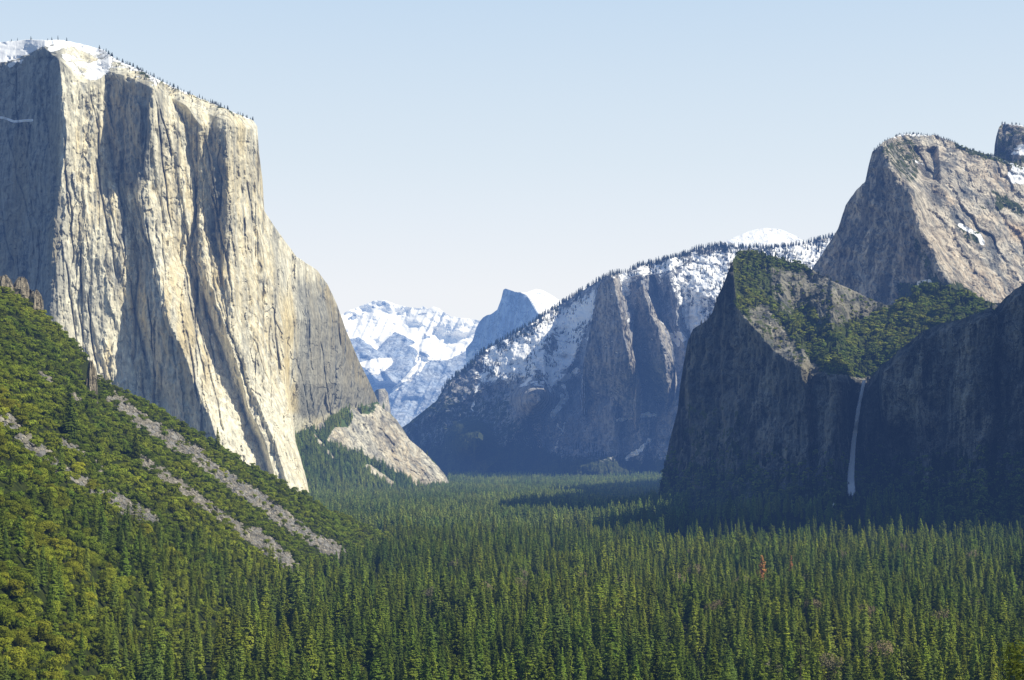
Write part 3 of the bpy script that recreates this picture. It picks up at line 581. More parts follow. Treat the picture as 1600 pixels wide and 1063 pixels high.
# ---------------------------------------------------------------- the waterfall
def water_material():
    t = NT('falling_water')
    st = t.noise(t.coord((.5, .5, .05)), 1.0, 6, .7)
    fade = t.attr('fade')
    d = t.n('ShaderNodeBsdfDiffuse'); d.inputs['Color'].default_value = (.97, .98, 1.0, 1)
    tr = t.n('ShaderNodeBsdfTranslucent'); tr.inputs['Color'].default_value = (.97, .98, 1.0, 1)
    m1 = t.n('ShaderNodeMixShader'); m1.inputs[0].default_value = .3; t.l(d.outputs[0], m1.inputs[1]); t.l(tr.outputs[0], m1.inputs[2])
    tp = t.n('ShaderNodeBsdfTransparent'); m2 = t.n('ShaderNodeMixShader')
    f = t.ss(t.math('ADD', fade, t.math('MULTIPLY', t.math('SUBTRACT', st, .5), 1.3)), .25, .75)
    t.l(f, m2.inputs[0]); t.l(tp.outputs[0], m2.inputs[1]); t.l(m1.outputs[0], m2.inputs[2])
    t.l(m2.outputs[0], t.out.inputs['Surface'])
    return t.m
M['water'] = water_material()
def waterfall():
    nr, nc = 220, 15
    t = np.linspace(0, 1, nr)[:, None]; u = np.linspace(-1, 1, nc)[None, :]
    py = 594 + (779 - 594) * t
    cxp = np.interp(t, [0, .1, .25, .5, .75, 1], [1350.5, 1346.5, 1341, 1334.5, 1330, 1329.5])
    w = np.interp(t, [0, .08, .3, .6, .85, 1], [3.4, 3.0, 3.6, 4.6, 7.0, 11])
    px = cxp + w * u
    Y = d_lower(px, py + 0 * px, px * 0).min(1); Y = np.minimum(Y, np.r_[Y[1:], Y[-1:]])
    for _ in range(40): Y = np.minimum(Y, np.r_[Y[:1], (Y[:-2] + Y[2:]) / 2, Y[-1:]])
    Y = Y[:, None] - 9 - 3 * np.cos(u * 1.5)
    V = world(px, py + 0 * u, Y + 0 * px)
    fade = (1 - np.abs(u) ** 2.2) * np.interp(t, [0, .5, .8, 1], [1.6, 1.5, 1.1, .6]) * smooth(1.0, .93, t + .05 * fbm(px / 2.5, t * 3, 176)) + .25 * fbm(px * .5, py / 24 + 0 * px, 170)
    me = mesh_np('waterfall', V.reshape(-1, 3), grid_faces(nr, nc), M['water'], True, {'fade': fade})
    o = link(bpy.data.objects.new('waterfall', me)); tag(o, 'thin white waterfall dropping down the dark cliff', 'waterfall')
    # small cascades below
    for pts, lab in (([(1303, 786), (1299, 797)], 'small white cascade below the foot of the waterfall'), ([(1277, 806), (1275, 814)], 'lowest tiny white cascade just above the treetops')):
        tt = np.linspace(0, 1, 14)[:, None]; uu = np.linspace(-1, 1, 5)[None, :]
        x = pts[0][0] + (pts[1][0] - pts[0][0]) * tt + 1.6 * uu; y = pts[0][1] + (pts[1][1] - pts[0][1]) * tt + 0 * uu
        V = world(x, y, d_lower(x, y, x * 0).min() - 12 + 0 * x)
        me = mesh_np('cascade', V.reshape(-1, 3), grid_faces(14, 5), M['water'], True, {'fade': .7 - .5 * np.abs(uu) + 0 * x})
        o = link(bpy.data.objects.new('cascade', me)); tag(o, lab, 'cascade')
waterfall()

# ---------------------------------------------------------------- ground
def floor_z(X, Y):
    z = -130 + 5 * fbm(X / 160, Y / 160, 201)
    z = np.where(Y < 600, z + (600 - Y) * .205 * smooth(620, 300, Y), z)
    z = z + smooth(350, 900, X) * smooth(900, 2000, Y) * 22
    z = z + smooth(1980, 2450, Y) * smooth(80, 420, X) * smooth(3300, 2900, Y) * 46
    z = z + 16 * smooth(5200, 7000, Y)
    return z
H_S = [(-700, 150), (-300, 290), (-150, 350), (0, 446), (20, 452), (45, 470), (64, 482), (94, 512), (139, 562), (152, 588), (188, 606), (252, 640), (286, 663), (331, 689), (376, 715), (414, 738), (451, 757), (500, 787), (514, 799), (560, 814), (600, 834), (628, 848), (660, 866)]
H_F = [(-700, 300), (-300, 330), (0, 450), (150, 640), (300, 930), (420, 1230), (500, 1500), (560, 1750), (620, 2010), (660, 2140)]
H_R = [(-700, 1500), (0, 1600), (300, 1700), (450, 1850), (560, 2000), (620, 2100), (660, 2180)]
def hill_z(X, Y):
    px = CX + F * X / np.maximum(Y, 50)
    yf = curve(px, H_F); yr = curve(px, H_R); zr = (HY - curve(px, H_S)) / F * yr - 2
    t = (Y - yf) / (yr - yf)
    z = -136 + (zr + 136) * np.clip(t, -.05, 1) - np.maximum(t - 1, 0) * (yr - yf) * .55
    amp = np.clip(t, 0, 1) * smooth(1.05, .9, t)
    z = z + amp * (7 * fbm(X / 70, Y / 90, 211, 4) + 2.0 * fbm(X / 16, Y / 18, 212, 3))
    return np.where((px < 662) & (t > -.05), z, -400)
def proj(X, Y, Z): return CX + F * X / Y, HY - F * Z / Y
# the sheet of ground out to the horizon
gx = np.sinh(np.linspace(-4.6, 4.6, 420)) / math.sinh(4.6) * 30000
gy = np.concatenate([np.linspace(-400, 500, 60), 500 * (80 ** np.linspace(0.01, 1, 420))])
GX, GY = np.meshgrid(gx, gy)
GZ = floor_z(GX, GY)
GZ = np.where(GY < 40, np.minimum(GZ, -2.5), GZ)
me = mesh_np('ground', np.stack([GX, GY, GZ], -1).reshape(-1, 3), grid_faces(len(gy), len(gx)), M['floor'], True)
tag(link(bpy.data.objects.new('ground', me)), 'dark forest floor of the flat valley', 'ground', None, 'structure')

TALUS = [([(180, 626), (226, 660), (286, 697), (339, 739), (399, 776), (445, 810), (500, 848), (560, 884)], 14),
         ([(222, 722), (278, 757), (336, 800), (399, 845), (440, 872)], 10),
         ([(-10, 645), (20, 665), (56, 705), (105, 739), (169, 776), (215, 800), (240, 815)], 12),
         ([(165, 772), (205, 798), (235, 812)], 14),
         ([(395, 835), (430, 860), (458, 885)], 12), ([(430, 805), (470, 832), (500, 850)], 8),
         ([(98, 690), (132, 712)], 5), ([(108, 612), (128, 632)], 3), ([(62, 585), (82, 600)], 3), ([(150, 720), (165, 745)], 4)]
def talus_mask(px, py):
    w = 6.5 * fbm(px / 22, py / 22, 221, 4, .6) + 3.5 * fbm(px / 6, py / 6, 223, 2)
    brk = smooth(-.8, -.55, fbm(px / 30, py / 30, 225, 3))
    m = np.zeros(np.shape(px))
    for p, r in TALUS: m = np.maximum(m, smooth(r * 1.15 + 1, r * .7, seg_dist(px, py, p) + w + 1.8))
    return m * brk
hp = np.linspace(-700, 662, 900); ht = np.linspace(-.05, 1.45, 620)
HP, HT = np.meshgrid(hp, ht)
HYY = curve(HP, H_F) + HT * (curve(HP, H_R) - curve(HP, H_F)); HX = (HP - CX) / F * HYY
HZ = hill_z(HX, HYY)
HZ = np.where(HZ < -390, -137, HZ)
hpx, hpy = proj(HX, HYY, HZ)
tm = talus_mask(hpx, hpy) * (HT < 1.02)
HZ = HZ + tm * (1.2 * fbm(HX / 4, HYY / 4, 222, 3)) 
me = mesh_np('hillside', np.stack([HX, HYY, HZ], -1).reshape(-1, 3), grid_faces(len(ht), len(hp)), M['hill'], True,
             {'veg': np.clip(1.25 - 1.4 * tm, 0, 1), 'snow': 0 * tm, 'warm': 0 * tm, 'dark': .25 * (1 - tm)})
tag(link(bpy.data.objects.new('hillside', me)), 'steep brushy hillside with grey talus streaks in the left foreground', 'hillside', None, 'structure')

# ---------------------------------------------------------------- plant meshes
def quads(c, n, su, sv, rng):
    """leafy rhombs at centres c, facing n"""
    c = np.asarray(c, float); n = np.asarray(n, float); k = len(c)
    n = n / (np.linalg.norm(n, axis=1, keepdims=True) + 1e-9)
    r = rng.normal(size=(k, 3)); u = np.cross(n, r); u /= np.linalg.norm(u, axis=1, keepdims=True) + 1e-9
    v = np.cross(n, u)
    su = np.broadcast_to(su, (k,))[:, None] * rng.uniform(.7, 1.3, (k, 1)); sv = np.broadcast_to(sv, (k,))[:, None] * rng.uniform(.7, 1.3, (k, 1))
    V = np.stack([c - u * su * .5, c - v * sv * .35 + u * su * .1, c + u * su * .5, c + v * sv * .5], 1).reshape(-1, 3)
    return V, np.arange(k * 4).reshape(k, 4)
def tube(pts, rad, sides=6):
    pts = np.array(pts, float); V = []; 
    for i, p in enumerate(pts):
        for s in range(sides):
            a = 2 * PI * s / sides; V.append([p[0] + rad[i] * math.cos(a), p[1] + rad[i] * math.sin(a), p[2]])
    Fc = [[i * sides + s, i * sides + (s + 1) % sides, (i + 1) * sides + (s + 1) % sides, (i + 1) * sides + s] for i in range(len(pts) - 1) for s in range(sides)]
    return np.array(V), np.array(Fc)
def limb(p0, p1, r0, r1, sides=4):
    p0 = np.array(p0, float); p1 = np.array(p1, float); d = p1 - p0; d /= np.linalg.norm(d) + 1e-9
    a = np.cross(d, [0.3, .2, 1.0]); a /= np.linalg.norm(a) + 1e-9; b = np.cross(d, a); V = []
    for p, r in ((p0, r0), (p1, r1)):
        for s in range(sides): t = 2 * PI * s / sides; V.append(p + r * (a * math.cos(t) + b * math.sin(t)))
    return np.array(V), np.array([[s, (s + 1) % sides, sides + (s + 1) % sides, sides + s] for s in range(sides)])
def merge(parts):
    V = []; Fc = []; o = 0
    for v, f in parts: V.append(v); Fc.append(f + o); o += len(v)
    return np.concatenate(V), np.concatenate(Fc)
def conifer(name, seed, h, R, mat, dens=1.0, bare=.1, shape=.8, gappy=.15, leaf=1.15, base=.04):
    rng = np.random.default_rng(seed)
    lean = rng.normal(size=2) * .008 * h
    def axis(z): return np.array([lean[0] * (z / h) ** 2, lean[1] * (z / h) ** 2])
    zs = np.linspace(0, h, 9)
    tv = tube([[*axis(z), z] for z in zs], [max(.03, .0135 * h * (1 - z / h) ** .8 + .04) for z in zs], 6)
    C = []; N = []; SZ = []; limbs = []
    z = h * bare
    lob = rng.uniform(0, 2 * PI, 3)
    while z < h * .995:
        zn = z / h
        r = R * min(1, ((1 - zn) / (1 - bare * .5)) ** shape) * (.80 + .35 * rng.random()) + .25
        if zn < .28: r *= .65 + .35 * (zn - bare) / max(.28 - bare, .01) if zn > bare else .6
        nb = max(3, int(round((4.5 + 2.2 * r / 3) * dens)))
        a0 = rng.uniform(0, 2 * PI)
        for b in range(nb):
            if rng.random() < gappy: continue
            a = a0 + 2 * PI * b / nb + rng.normal() * .25
            L = r * (.72 + .4 * rng.random()) * (1 + .16 * math.sin(a * 2 + lob[0] + zn * 5) + .1 * math.sin(a * 3 + lob[1] - zn * 8))
            dr = rng.uniform(.12, .38) * (1.2 - zn) + .02
            ax = axis(z); ca, sa = math.cos(a), math.sin(a)
            k = max(2, int(L / (leaf * .55)) + 1)
            for j in range(k):
                f = (j + .6 + .3 * rng.random()) / k
                q = 1 if f < .35 else 2
                for _ in range(q):
                    side = rng.normal() * .28 * L * f * .6
                    C.append([ax[0] + ca * L * f - sa * side, ax[1] + sa * L * f + ca * side, z - dr * L * f + .12 * L * f * f + rng.normal() * .15])
                    N.append([ca * .8 + rng.normal() * .22, sa * .8 + rng.normal() * .22, .6 + rng.normal() * .2])
                    SZ.append(leaf * (.8 + .6 * (1 - zn)))
            if rng.random() < .4 and L > 1.2: limbs.append(limb([*ax, z], [ax[0] + ca * L * .8, ax[1] + sa * L * .8, z - dr * L * .8], .07, .02, 3))
        z += (.75 + .5 * rng.random()) * (1.0 if h > 12 else .6) / (dens ** .5) * (h / 40) ** .6 * 1.25
    for _ in range(5): C.append([*axis(h), h - rng.random() * 1.2]); N.append([rng.normal(), rng.normal(), .3]); SZ.append(leaf * .5)
    SZ = np.array(SZ)
    V, Fc = quads(C, N, SZ * 1.25, SZ * .85, rng)
    cm = mesh_np(name + '_crown', V, Fc, mat)
    tk = merge([tv] + limbs)
    tm_ = mesh_np(name + '_trunk', tk[0], tk[1], M['bark'])
    return cm, tm_
def broadleaf(name, seed, h, R, mat, n=1300, leaf=.7, nl=9, low=.18, squash=.8, inner=.12):
    rng = np.random.default_rng(seed)
    C = []; N = []; lobes = []
    for i in range(nl):
        a = rng.uniform(0, 2 * PI); rr = R * math.sqrt(rng.random()) * .68; zz = h * (low + .2 + (.62 - low) * rng.random())
        if i == 0: rr = 0; zz = h * .72
        lr = R * rng.uniform(.30, .52)
        zz = min(zz, h - lr * squash)
        lobes.append((rr * math.cos(a), rr * math.sin(a), zz, lr))
    L = np.array(lobes)
    w = L[:, 3] ** 2; idx = rng.choice(nl, n, p=w / w.sum())
    d = rng.normal(size=(n, 3)); d /= np.linalg.norm(d, axis=1, keepdims=True); d[:, 2] = np.where(d[:, 2] < -.35, -d[:, 2], d[:, 2])
    rad = 1 - np.abs(rng.normal(size=(n, 1))) * inner + .05 * np.sin(d[:, :1] * 9 + d[:, 1:2] * 7)
    C = L[idx, :3] + d * L[idx, 3:4] * rad * np.array([1, 1, squash])
    N = d + rng.normal(size=(n, 3)) * .32 + np.array([0, 0, .15])
    V, Fc = quads(C, N, leaf, leaf * .8, rng)
    cm = mesh_np(name + '_crown', V, Fc, mat)
    parts = [tube([[0, 0, -1.0], [.1, .05, h * .2], [0, .1, h * .45]], [.05 * R + .08, .035 * R + .06, .02 * R + .03], 6)]
    for l in L[:6]: parts.append(limb([0, .05, h * .25], [l[0] * .9, l[1] * .9, l[2]], .02 * R + .04, .02, 4))
    tk = merge(parts)
    return cm, mesh_np(name + '_trunk', tk[0], tk[1], M['bark'])

NEAR = []   # (crown, trunk) variants for the near conifers, built 40 m tall
specs = [(40, 6.6, 1.15, .08, .62, .08), (40, 6.0, 1.2, .08, .66, .06), (40, 7.4, 1.05, .10, .60, .12), (40, 5.4, 1.25, .08, .56, .08), (40, 7.2, .9, .22, .45, .2), (40, 6.6, 1.2, .06, .75, .08), (40, 6.8, 1.0, .14, .52, .16), (40, 5.0, 1.15, .08, .62, .10)]
for i, (h, R, d, b, s, g) in enumerate(specs): NEAR.append(conifer('conifer', 100 + i, h, R, M['needle'], d, b, s, g))
FAR = [conifer('far_conifer', 200 + i, 40, R, M['needle_far'], .62, .05, s, .1, 2.0) for i, (R, s) in enumerate([(6.8, .62), (6.0, .68), (7.6, .55), (5.4, .66)])]
RIDGE = [conifer('ridge_conifer', 230 + i, 30, R, M['needle_ridge'], .5, .08, s, .15, 2.4) for i, (R, s) in enumerate([(3.6, .7), (3.0, .8), (4.4, .55)])]
OAK = [broadleaf('oak', 300 + i, 11, R, M['oak'], 1900, .75, 12, .1, .8) for i, R in enumerate([6.0, 6.8, 5.2])]
SHRUB = [broadleaf('shrub', 320 + i, hh, R, M['shrub'], 620, .85, 7, -.1, .8) for i, (hh, R) in enumerate([(5.5, 4.6), (6.5, 4.2), (4.5, 4.8), (5.2, 3.8)])]
SHRUBD = [broadleaf('cliff_shrub', 340 + i, hh, R, M['shrub_dk'], 170, 2.0, 6, -.1, .75) for i, (hh, R) in enumerate([(7, 6), (8, 5.2), (6, 6.4)])]

def make_tree(name, var, loc, rz, s, label, cat, group, sz=None):
    e = bpy.data.objects.new(name, None); e.empty_display_size = 1; COL.objects.link(e)
    e.location = loc; e.rotation_euler = (0, 0, rz); e.scale = (s, s, sz or s)
    tag(e, label, cat, group)
    for nm, me in (('crown', var[0]), ('trunk', var[1])):
        c = bpy.data.objects.new(nm, me); COL.objects.link(c); c.parent = e
    return e

# ---------------------------------------------------------------- instanced masses (what is beyond counting)
def scatter(name, pts, rot, scl, vid, variants, label, cat):
    pts = np.asarray(pts, np.float32); n = len(pts)
    me = bpy.data.meshes.new(name); me.vertices.add(n); me.vertices.foreach_set('co', pts.ravel())
    a = me.attributes.new('vid', 'INT', 'POINT'); a.data.foreach_set('value', np.asarray(vid, np.int32))
    a = me.attributes.new('rotz', 'FLOAT_VECTOR', 'POINT'); a.data.foreach_set('vector', np.stack([np.zeros(n), np.zeros(n), rot], -1).astype(np.float32).ravel())
    a = me.attributes.new('scl', 'FLOAT_VECTOR', 'POINT'); a.data.foreach_set('vector', np.asarray(scl, np.float32).ravel())
    o = link(bpy.data.objects.new(name, me)); tag(o, label, cat, None, 'stuff')
    g = bpy.data.node_groups.new(name, 'GeometryNodeTree')
    g.interface.new_socket('Geometry', in_out='INPUT', socket_type='NodeSocketGeometry'); g.interface.new_socket('Geometry', in_out='OUTPUT', socket_type='NodeSocketGeometry')
    N = g.nodes; Lk = g.links
    gi = N.new('NodeGroupInput'); go = N.new('NodeGroupOutput'); inst = N.new('GeometryNodeInstanceOnPoints')
    allj = N.new('GeometryNodeJoinGeometry')
    for var in reversed(variants):                       # the last link joined is the first instance
        jg = N.new('GeometryNodeJoinGeometry')
        for me2 in var:
            src = bpy.data.objects.new(me2.name, me2)
            oi = N.new('GeometryNodeObjectInfo'); oi.inputs['Object'].default_value = src; oi.inputs['As Instance'].default_value = False
            Lk.new(oi.outputs['Geometry'], jg.inputs[0])
        gt = N.new('GeometryNodeGeometryToInstance'); Lk.new(jg.outputs[0], gt.inputs[0]); Lk.new(gt.outputs[0], allj.inputs[0])
    def na(nm, dt):
        x = N.new('GeometryNodeInputNamedAttribute'); x.data_type = dt; x.inputs['Name'].default_value = nm; return x.outputs['Attribute']
    e2r = N.new('FunctionNodeEulerToRotation'); Lk.new(na('rotz', 'FLOAT_VECTOR'), e2r.inputs[0])
    Lk.new(gi.outputs[0], inst.inputs['Points']); Lk.new(allj.outputs[0], inst.inputs['Instance'])
    inst.inputs['Pick Instance'].default_value = True; Lk.new(na('vid', 'INT'), inst.inputs['Instance Index'])
    Lk.new(e2r.outputs[0], inst.inputs['Rotation']); Lk.new(na('scl', 'FLOAT_VECTOR'), inst.inputs['Scale'])
    Lk.new(inst.outputs[0], go.inputs[0])
    md = o.modifiers.new('scatter', 'NODES'); md.node_group = g
    return o
def jgrid(x0, x1, y0, y1, s):
    xs = np.arange(x0, x1, s); ys = np.arange(y0, y1, s * .9)
    X, Y = np.meshgrid(xs, ys); X = X + (np.arange(len(ys)) % 2)[:, None] * s * .5
    return (X + RNG.uniform(-.42, .42, X.shape) * s).ravel(), (Y + RNG.uniform(-.42, .42, Y.shape) * s).ravel()

# --- valley forest
X, Y = jgrid(-900, 1500, 560, 2330, 11.6)
px = CX + F * X / Y
keep = (px > -120) & (px < 1720)
X, Y, px = X[keep], Y[keep], px[keep]
fz = floor_z(X, Y); hz = hill_z(X, Y); Z = np.maximum(fz, hz); onhill = hz > fz + 2
yr = curve(px, H_R); py = HY - F * Z / Y
treeline = curve(px, [(-100, 560), (0, 640), (60, 740), (120, 790), (250, 835), (330, 858), (400, 880), (470, 896), (560, 905), (600, 862), (640, 850)])
tal = talus_mask(px, py - 8)
clump = fbm(X / 55, Y / 55, 231, 3)
keep = (~onhill) | ((py > treeline + 14 * clump) & (Y < yr) & (tal < .3))
keep &= ~((Y > yr + 30) & (px < 600))
keep &= (fbm(X / 30, Y / 42, 232, 4) > -.24)
keep &= ~((Y > 2040 + 60 * fbm(X / 40, Y / 40, 238)) & (px > 1030) & (RNG.random(len(X)) < .6))
oakish = onhill & (fbm(X / 60, Y / 60, 233, 3) + .2 * smooth(330, 30, px) > .38)
con = keep & ~oakish
h = 18 + 12 * RNG.random(len(X)) + 10 * fbm(X / 50, Y / 50, 234, 3) + 11 * (RNG.random(len(X)) < .22) * RNG.random(len(X)) ** .5
h = np.where(onhill, h * .68, h) 
h = np.where(RNG.random(len(X)) < .12, h * .6, h)
cx_, cy_, cz_, ch_, cpx = X[con], Y[con], Z[con] - .5, h[con], px[con]
toprow = HY - F * (cz_ + ch_) / cy_
vis = toprow < 1056
cx_, cy_, cz_, ch_, cpx, toprow = [a[vis] for a in (cx_, cy_, cz_, ch_, cpx, toprow)]
order = np.argsort(-(ch_ / cy_) + .0)                  # largest in the picture first
inframe = (cpx > 4) & (cpx < 1596)
near_ids = [i for i in order if inframe[i]][:296]
nearset = np.zeros(len(cx_), bool); nearset[near_ids] = True
for i in near_ids:
    v = int(RNG.integers(0, len(NEAR))); s = ch_[i] / 40; w = s * RNG.uniform(.85, 1.15)
    e = make_tree('conifer_tree', NEAR[v], (cx_[i], cy_[i], cz_[i]), RNG.uniform(0, 6.28), w,
                  'tall green conifer among the nearest and largest trees of the valley forest', 'conifer', 'nearest conifers of the valley forest', s)
r = ~nearset
n = int(r.sum())
s = ch_[r] / 40; w = s * RNG.uniform(.8, 1.15, n)
scatter('conifer_forest', np.stack([cx_[r], cy_[r], cz_[r]], -1), RNG.uniform(0, 6.28, n), np.stack([w, w, s], -1), RNG.integers(0, len(NEAR), n), NEAR,
        'dense conifer forest on the valley floor behind the nearest trees', 'forest')
# --- farther forest
X, Y = jgrid(-1100, 1600, 2330, 7600, 13.5)
px = CX + F * X / Y
gap = (Y < 2330)
keep = (px > 395) & (px < 1075) & ~((px < 700) & (Y > 3900 + (px - 470) * 3.4 + 80)) & ((Y < 3100) | (px < 1040)) & (fbm(X / 45, Y / 70, 236, 3) > -.26)
sh = (px >= 1075) & (px < 1720) & (Y < 2500) & (RNG.random(len(X)) < .75)
keep = keep | sh
X, Y, px = X[keep], Y[keep], px[keep]; Z = floor_z(X, Y) - .5; n = len(X)
s = (.58 + .35 * RNG.random(n) + .18 * fbm(X / 90, Y / 90, 237)) * np.where(RNG.random(n) < .1, .65, 1) * np.where((px > 1075) & (Y < 2600), .62, 1); w = s * RNG.uniform(.9, 1.25, n)
scatter('distant_forest', np.stack([X, Y, Z], -1), RNG.uniform(0, 6.28, n), np.stack([w, w, s], -1), RNG.integers(0, len(FAR), n), FAR,
        'distant hazy conifer forest filling the valley below the cliffs', 'forest')

# --- trees and shrubs on the rock
def pick(sh, n, wf, rng=RNG):
    W = wf(sh['PX'], sh['PY'], sh['tp'][None, :] + 0 * sh['PX'])
    Vv = sh['V']
    ar = np.ones(W.shape); W = np.clip(W, 0, None) * ar
    p = (W / W.sum()).ravel(); ids = rng.choice(p.size, n, p=p)
    return Vv.reshape(-1, 3)[ids]
def skyline(sh, x0, x1, n, jitter=.5):
    xs = RNG.uniform(x0, x1, n); j = np.clip(np.searchsorted(sh['cx'], xs), 1, len(sh['cx']) - 1); return sh['V'][0][j]
P = []; S_ = []
def add(pts, s): P.append(pts); S_.append(s)
k = skyline(ridge, 690, 1310, 520); add(k, RNG.uniform(.55, 1.15, len(k)))
k = pick(ridge, 900, lambda x, y, t: smooth(26, 2, y - t) * (x > 700) * (x < 1310) * smooth(-.2, .3, fbm(x / 12, y / 8, 241))); add(k, RNG.uniform(.5, 1.0, len(k)))
k = pick(ridge, 500, lambda x, y, t: poly_mask(x, y, [(740, 590), (800, 525), (935, 440), (905, 540), (870, 600), (760, 620)], 6) * smooth(0, .4, fbm(x / 9, y / 12, 242))); add(k, RNG.uniform(.4, .8, len(k)))
k = pick(ridge, 700, lambda x, y, t: poly_mask(x, y, [(640, 680), (700, 610), (760, 600), (800, 650), (760, 745), (640, 745)], 6) * .5 * smooth(-.2, .3, fbm(x / 9, y / 12, 243)) + poly_mask(x, y, [(800, 745), (860, 715), (910, 690), (960, 715), (1030, 735), (1030, 745)], 5)); add(k, RNG.uniform(.5, 1.0, len(k)))
k = pick(ridge, 260, lambda x, y, t: poly_mask(x, y, [(1080, 400), (1300, 380), (1300, 400), (1130, 470), (1090, 430)], 5)); add(k, RNG.uniform(.5, .9, len(k)))
k = skyline(elcap, 165, 398, 90); add(k, RNG.uniform(.25, .55, len(k)))
k = skyline(elcap, 0, 165, 9); add(k, RNG.uniform(.25, .55, len(k)))
k = pick(elcap, 160, lambda x, y, t: smooth(24, 2, y - t) * smooth(150, 180, x) * smooth(400, 300, x)); add(k, RNG.uniform(.2, .4, len(k)))
k = skyline(middle, 1365, 1600, 150); add(k, RNG.uniform(.2, .42, len(k)))
k = pick(middle, 260, lambda x, y, t: (smooth(22, 2, y - t) * (x > 1365) * (x < 1700)) + poly_mask(x, y, [(1375, 230), (1420, 212), (1430, 260), (1400, 262)], 6)); add(k, RNG.uniform(.18, .38, len(k)))
k = skyline(HC, 1562, 1640, 24); add(k, RNG.uniform(.25, .5, len(k)))
k = skyline(lower, 1090, 1300, 50); add(k, RNG.uniform(.3, .5, len(k)))
k = pick(lower, 330, lambda x, y, t: smooth(.4, .8, lower['at']['veg']) * (y < curve(x, LC_BRINK)) * (x < 1600) * smooth(-.1, .3, fbm(x / 20, y / 14, 244))); add(k, RNG.uniform(.35, .85, len(k)))
k = pick(lower, 420, lambda x, y, t: smooth(640, 760, y) * (x < 1420) * smooth(-.1, .3, fbm(x / 20, y / 14, 245))); add(k, RNG.uniform(.5, 1.0, len(k)))
k = pick(wall, 420, lambda x, y, t: smooth(660, 760, y) * (x < 1650) * smooth(-.1, .3, fbm(x / 20, y / 14, 246))); add(k, RNG.uniform(.5, 1.0, len(k)))
pts = np.concatenate(P); s = np.concatenate(S_); pts[:, 2] -= 1.5; n = len(pts); s = s * .72; w = s * RNG.uniform(.9, 1.7, n)
scatter('ridge_forest', pts, RNG.uniform(0, 6.28, n), np.stack([w, w, s], -1), RNG.integers(0, len(RIDGE), n), RIDGE, 'small dark conifers along the skylines and ledges of the mountains', 'forest')
P = []; S_ = []
k = pick(apron, 2600, lambda x, y, t: smooth(.45, .8, apron['at']['veg'])); add(k, RNG.uniform(.35, .75, len(k)))
pts = np.concatenate(P); s = np.concatenate(S_); n = len(pts); pts[:, 2] -= 1
scatter('talus_forest', pts, RNG.uniform(0, 6.28, n), np.stack([s * 1.15, s * 1.15, s * .85], -1), RNG.integers(0, len(FAR), n), FAR, 'bluish green trees on the talus below the tallest cliff', 'forest')
P = []; S_ = []
k = pick(lower, 3400, lambda x, y, t: smooth(.45, .85, lower['at']['veg']) * (y < curve(x, LC_BRINK)) * (x < 1620) * smooth(-.25, .2, fbm(x / 11, y / 8, 247, 3))); add(k, RNG.uniform(.4, 1.25, len(k)))
k = pick(lower, 450, lambda x, y, t: (y < curve(x, LC_BRINK)) * (x < 1400) * 1.0); add(k, RNG.uniform(.3, .8, len(k)))
k = pick(lower, 1500, lambda x, y, t: smooth(690, 760, y) * (x < 1420)); add(k, RNG.uniform(.5, 1.2, len(k)))
k = pick(wall, 1500, lambda x, y, t: smooth(690, 760, y) * (x < 1700)); add(k, RNG.uniform(.5, 1.2, len(k)))
k = pick(middle, 500, lambda x, y, t: smooth(.4, .7, middle['at']['veg']) * (x < 1650)); add(k, RNG.uniform(.4, .9, len(k)))
pts = np.concatenate(P); s = np.concatenate(S_); n = len(pts); pts[:, 2] -= 1.2
scatter('cliff_brush', pts, RNG.uniform(0, 6.28, n), np.stack([s, s, s], -1), RNG.integers(0, len(SHRUBD), n), SHRUBD, 'brush and oaks covering the ledges beside the waterfall', 'brush')

# --- hillside shrubs, oaks
X, Y = jgrid(-950, -60, 500, 2150, 6.2)
px = CX + F * X / Y
keep = (px > -60) & (px < 650); X, Y, px = X[keep], Y[keep], px[keep]
fz = floor_z(X, Y); Z = hill_z(X, Y); py = HY - F * Z / Y; yr = curve(px, H_R)
treeline = curve(px, [(-100, 560), (0, 640), (60, 740), (120, 790), (250, 835), (330, 858), (400, 880), (470, 896), (560, 905), (600, 862), (640, 850)])
tal = talus_mask(px, py - 3)
keep = (Z > fz + 1) & (Y < yr + 25) & (tal < .25 + .8 * (RNG.random(len(X)) < .15)) & (RNG.random(len(X)) < 1 - .45 * smooth(0, 60, py - treeline)) & (fbm(X / 22, Y / 22, 251, 3) > -.5)
crag = poly_mask(px, py, [(125, 560), (150, 575), (158, 620), (132, 620)], 3) + poly_mask(px, py, [(-20, 430), (20, 435), (20, 448), (-20, 448)], 3)
keep &= crag < .5
X, Y, Z, px, py = [a[keep] for a in (X, Y, Z, px, py)]
n = len(X); s = (.55 + .75 * RNG.random(n) ** 1.4) * (1 + .25 * fbm(X / 40, Y / 40, 252)); s = np.where(Y > 1400, s * .95, s)
big = np.argsort(-(s / Y)); inn = (px > 4) & (px < 640); ids = [i for i in big if inn[i]][:290]
sel = np.zeros(n, bool); sel[ids] = True
for i in ids:
    v = SHRUB[int(RNG.integers(0, len(SHRUB)))]
    e = make_tree('oak_shrub', v, (X[i], Y[i], Z[i] - .6), RNG.uniform(0, 6.28), s[i], 'rounded olive green oak shrub among the largest on the left hillside', 'shrub', 'largest oak shrubs of the left hillside', s[i] * RNG.uniform(.85, 1.15))
r = ~sel; n = int(r.sum())
scatter('hillside_brush', np.stack([X[r], Y[r], Z[r] - .6], -1), RNG.uniform(0, 6.28, n), np.stack([s[r], s[r], s[r] * RNG.uniform(.8, 1.2, n)], -1), RNG.integers(0, len(SHRUB), n), SHRUB,
        'olive green brush covering the steep left hillside', 'brush')
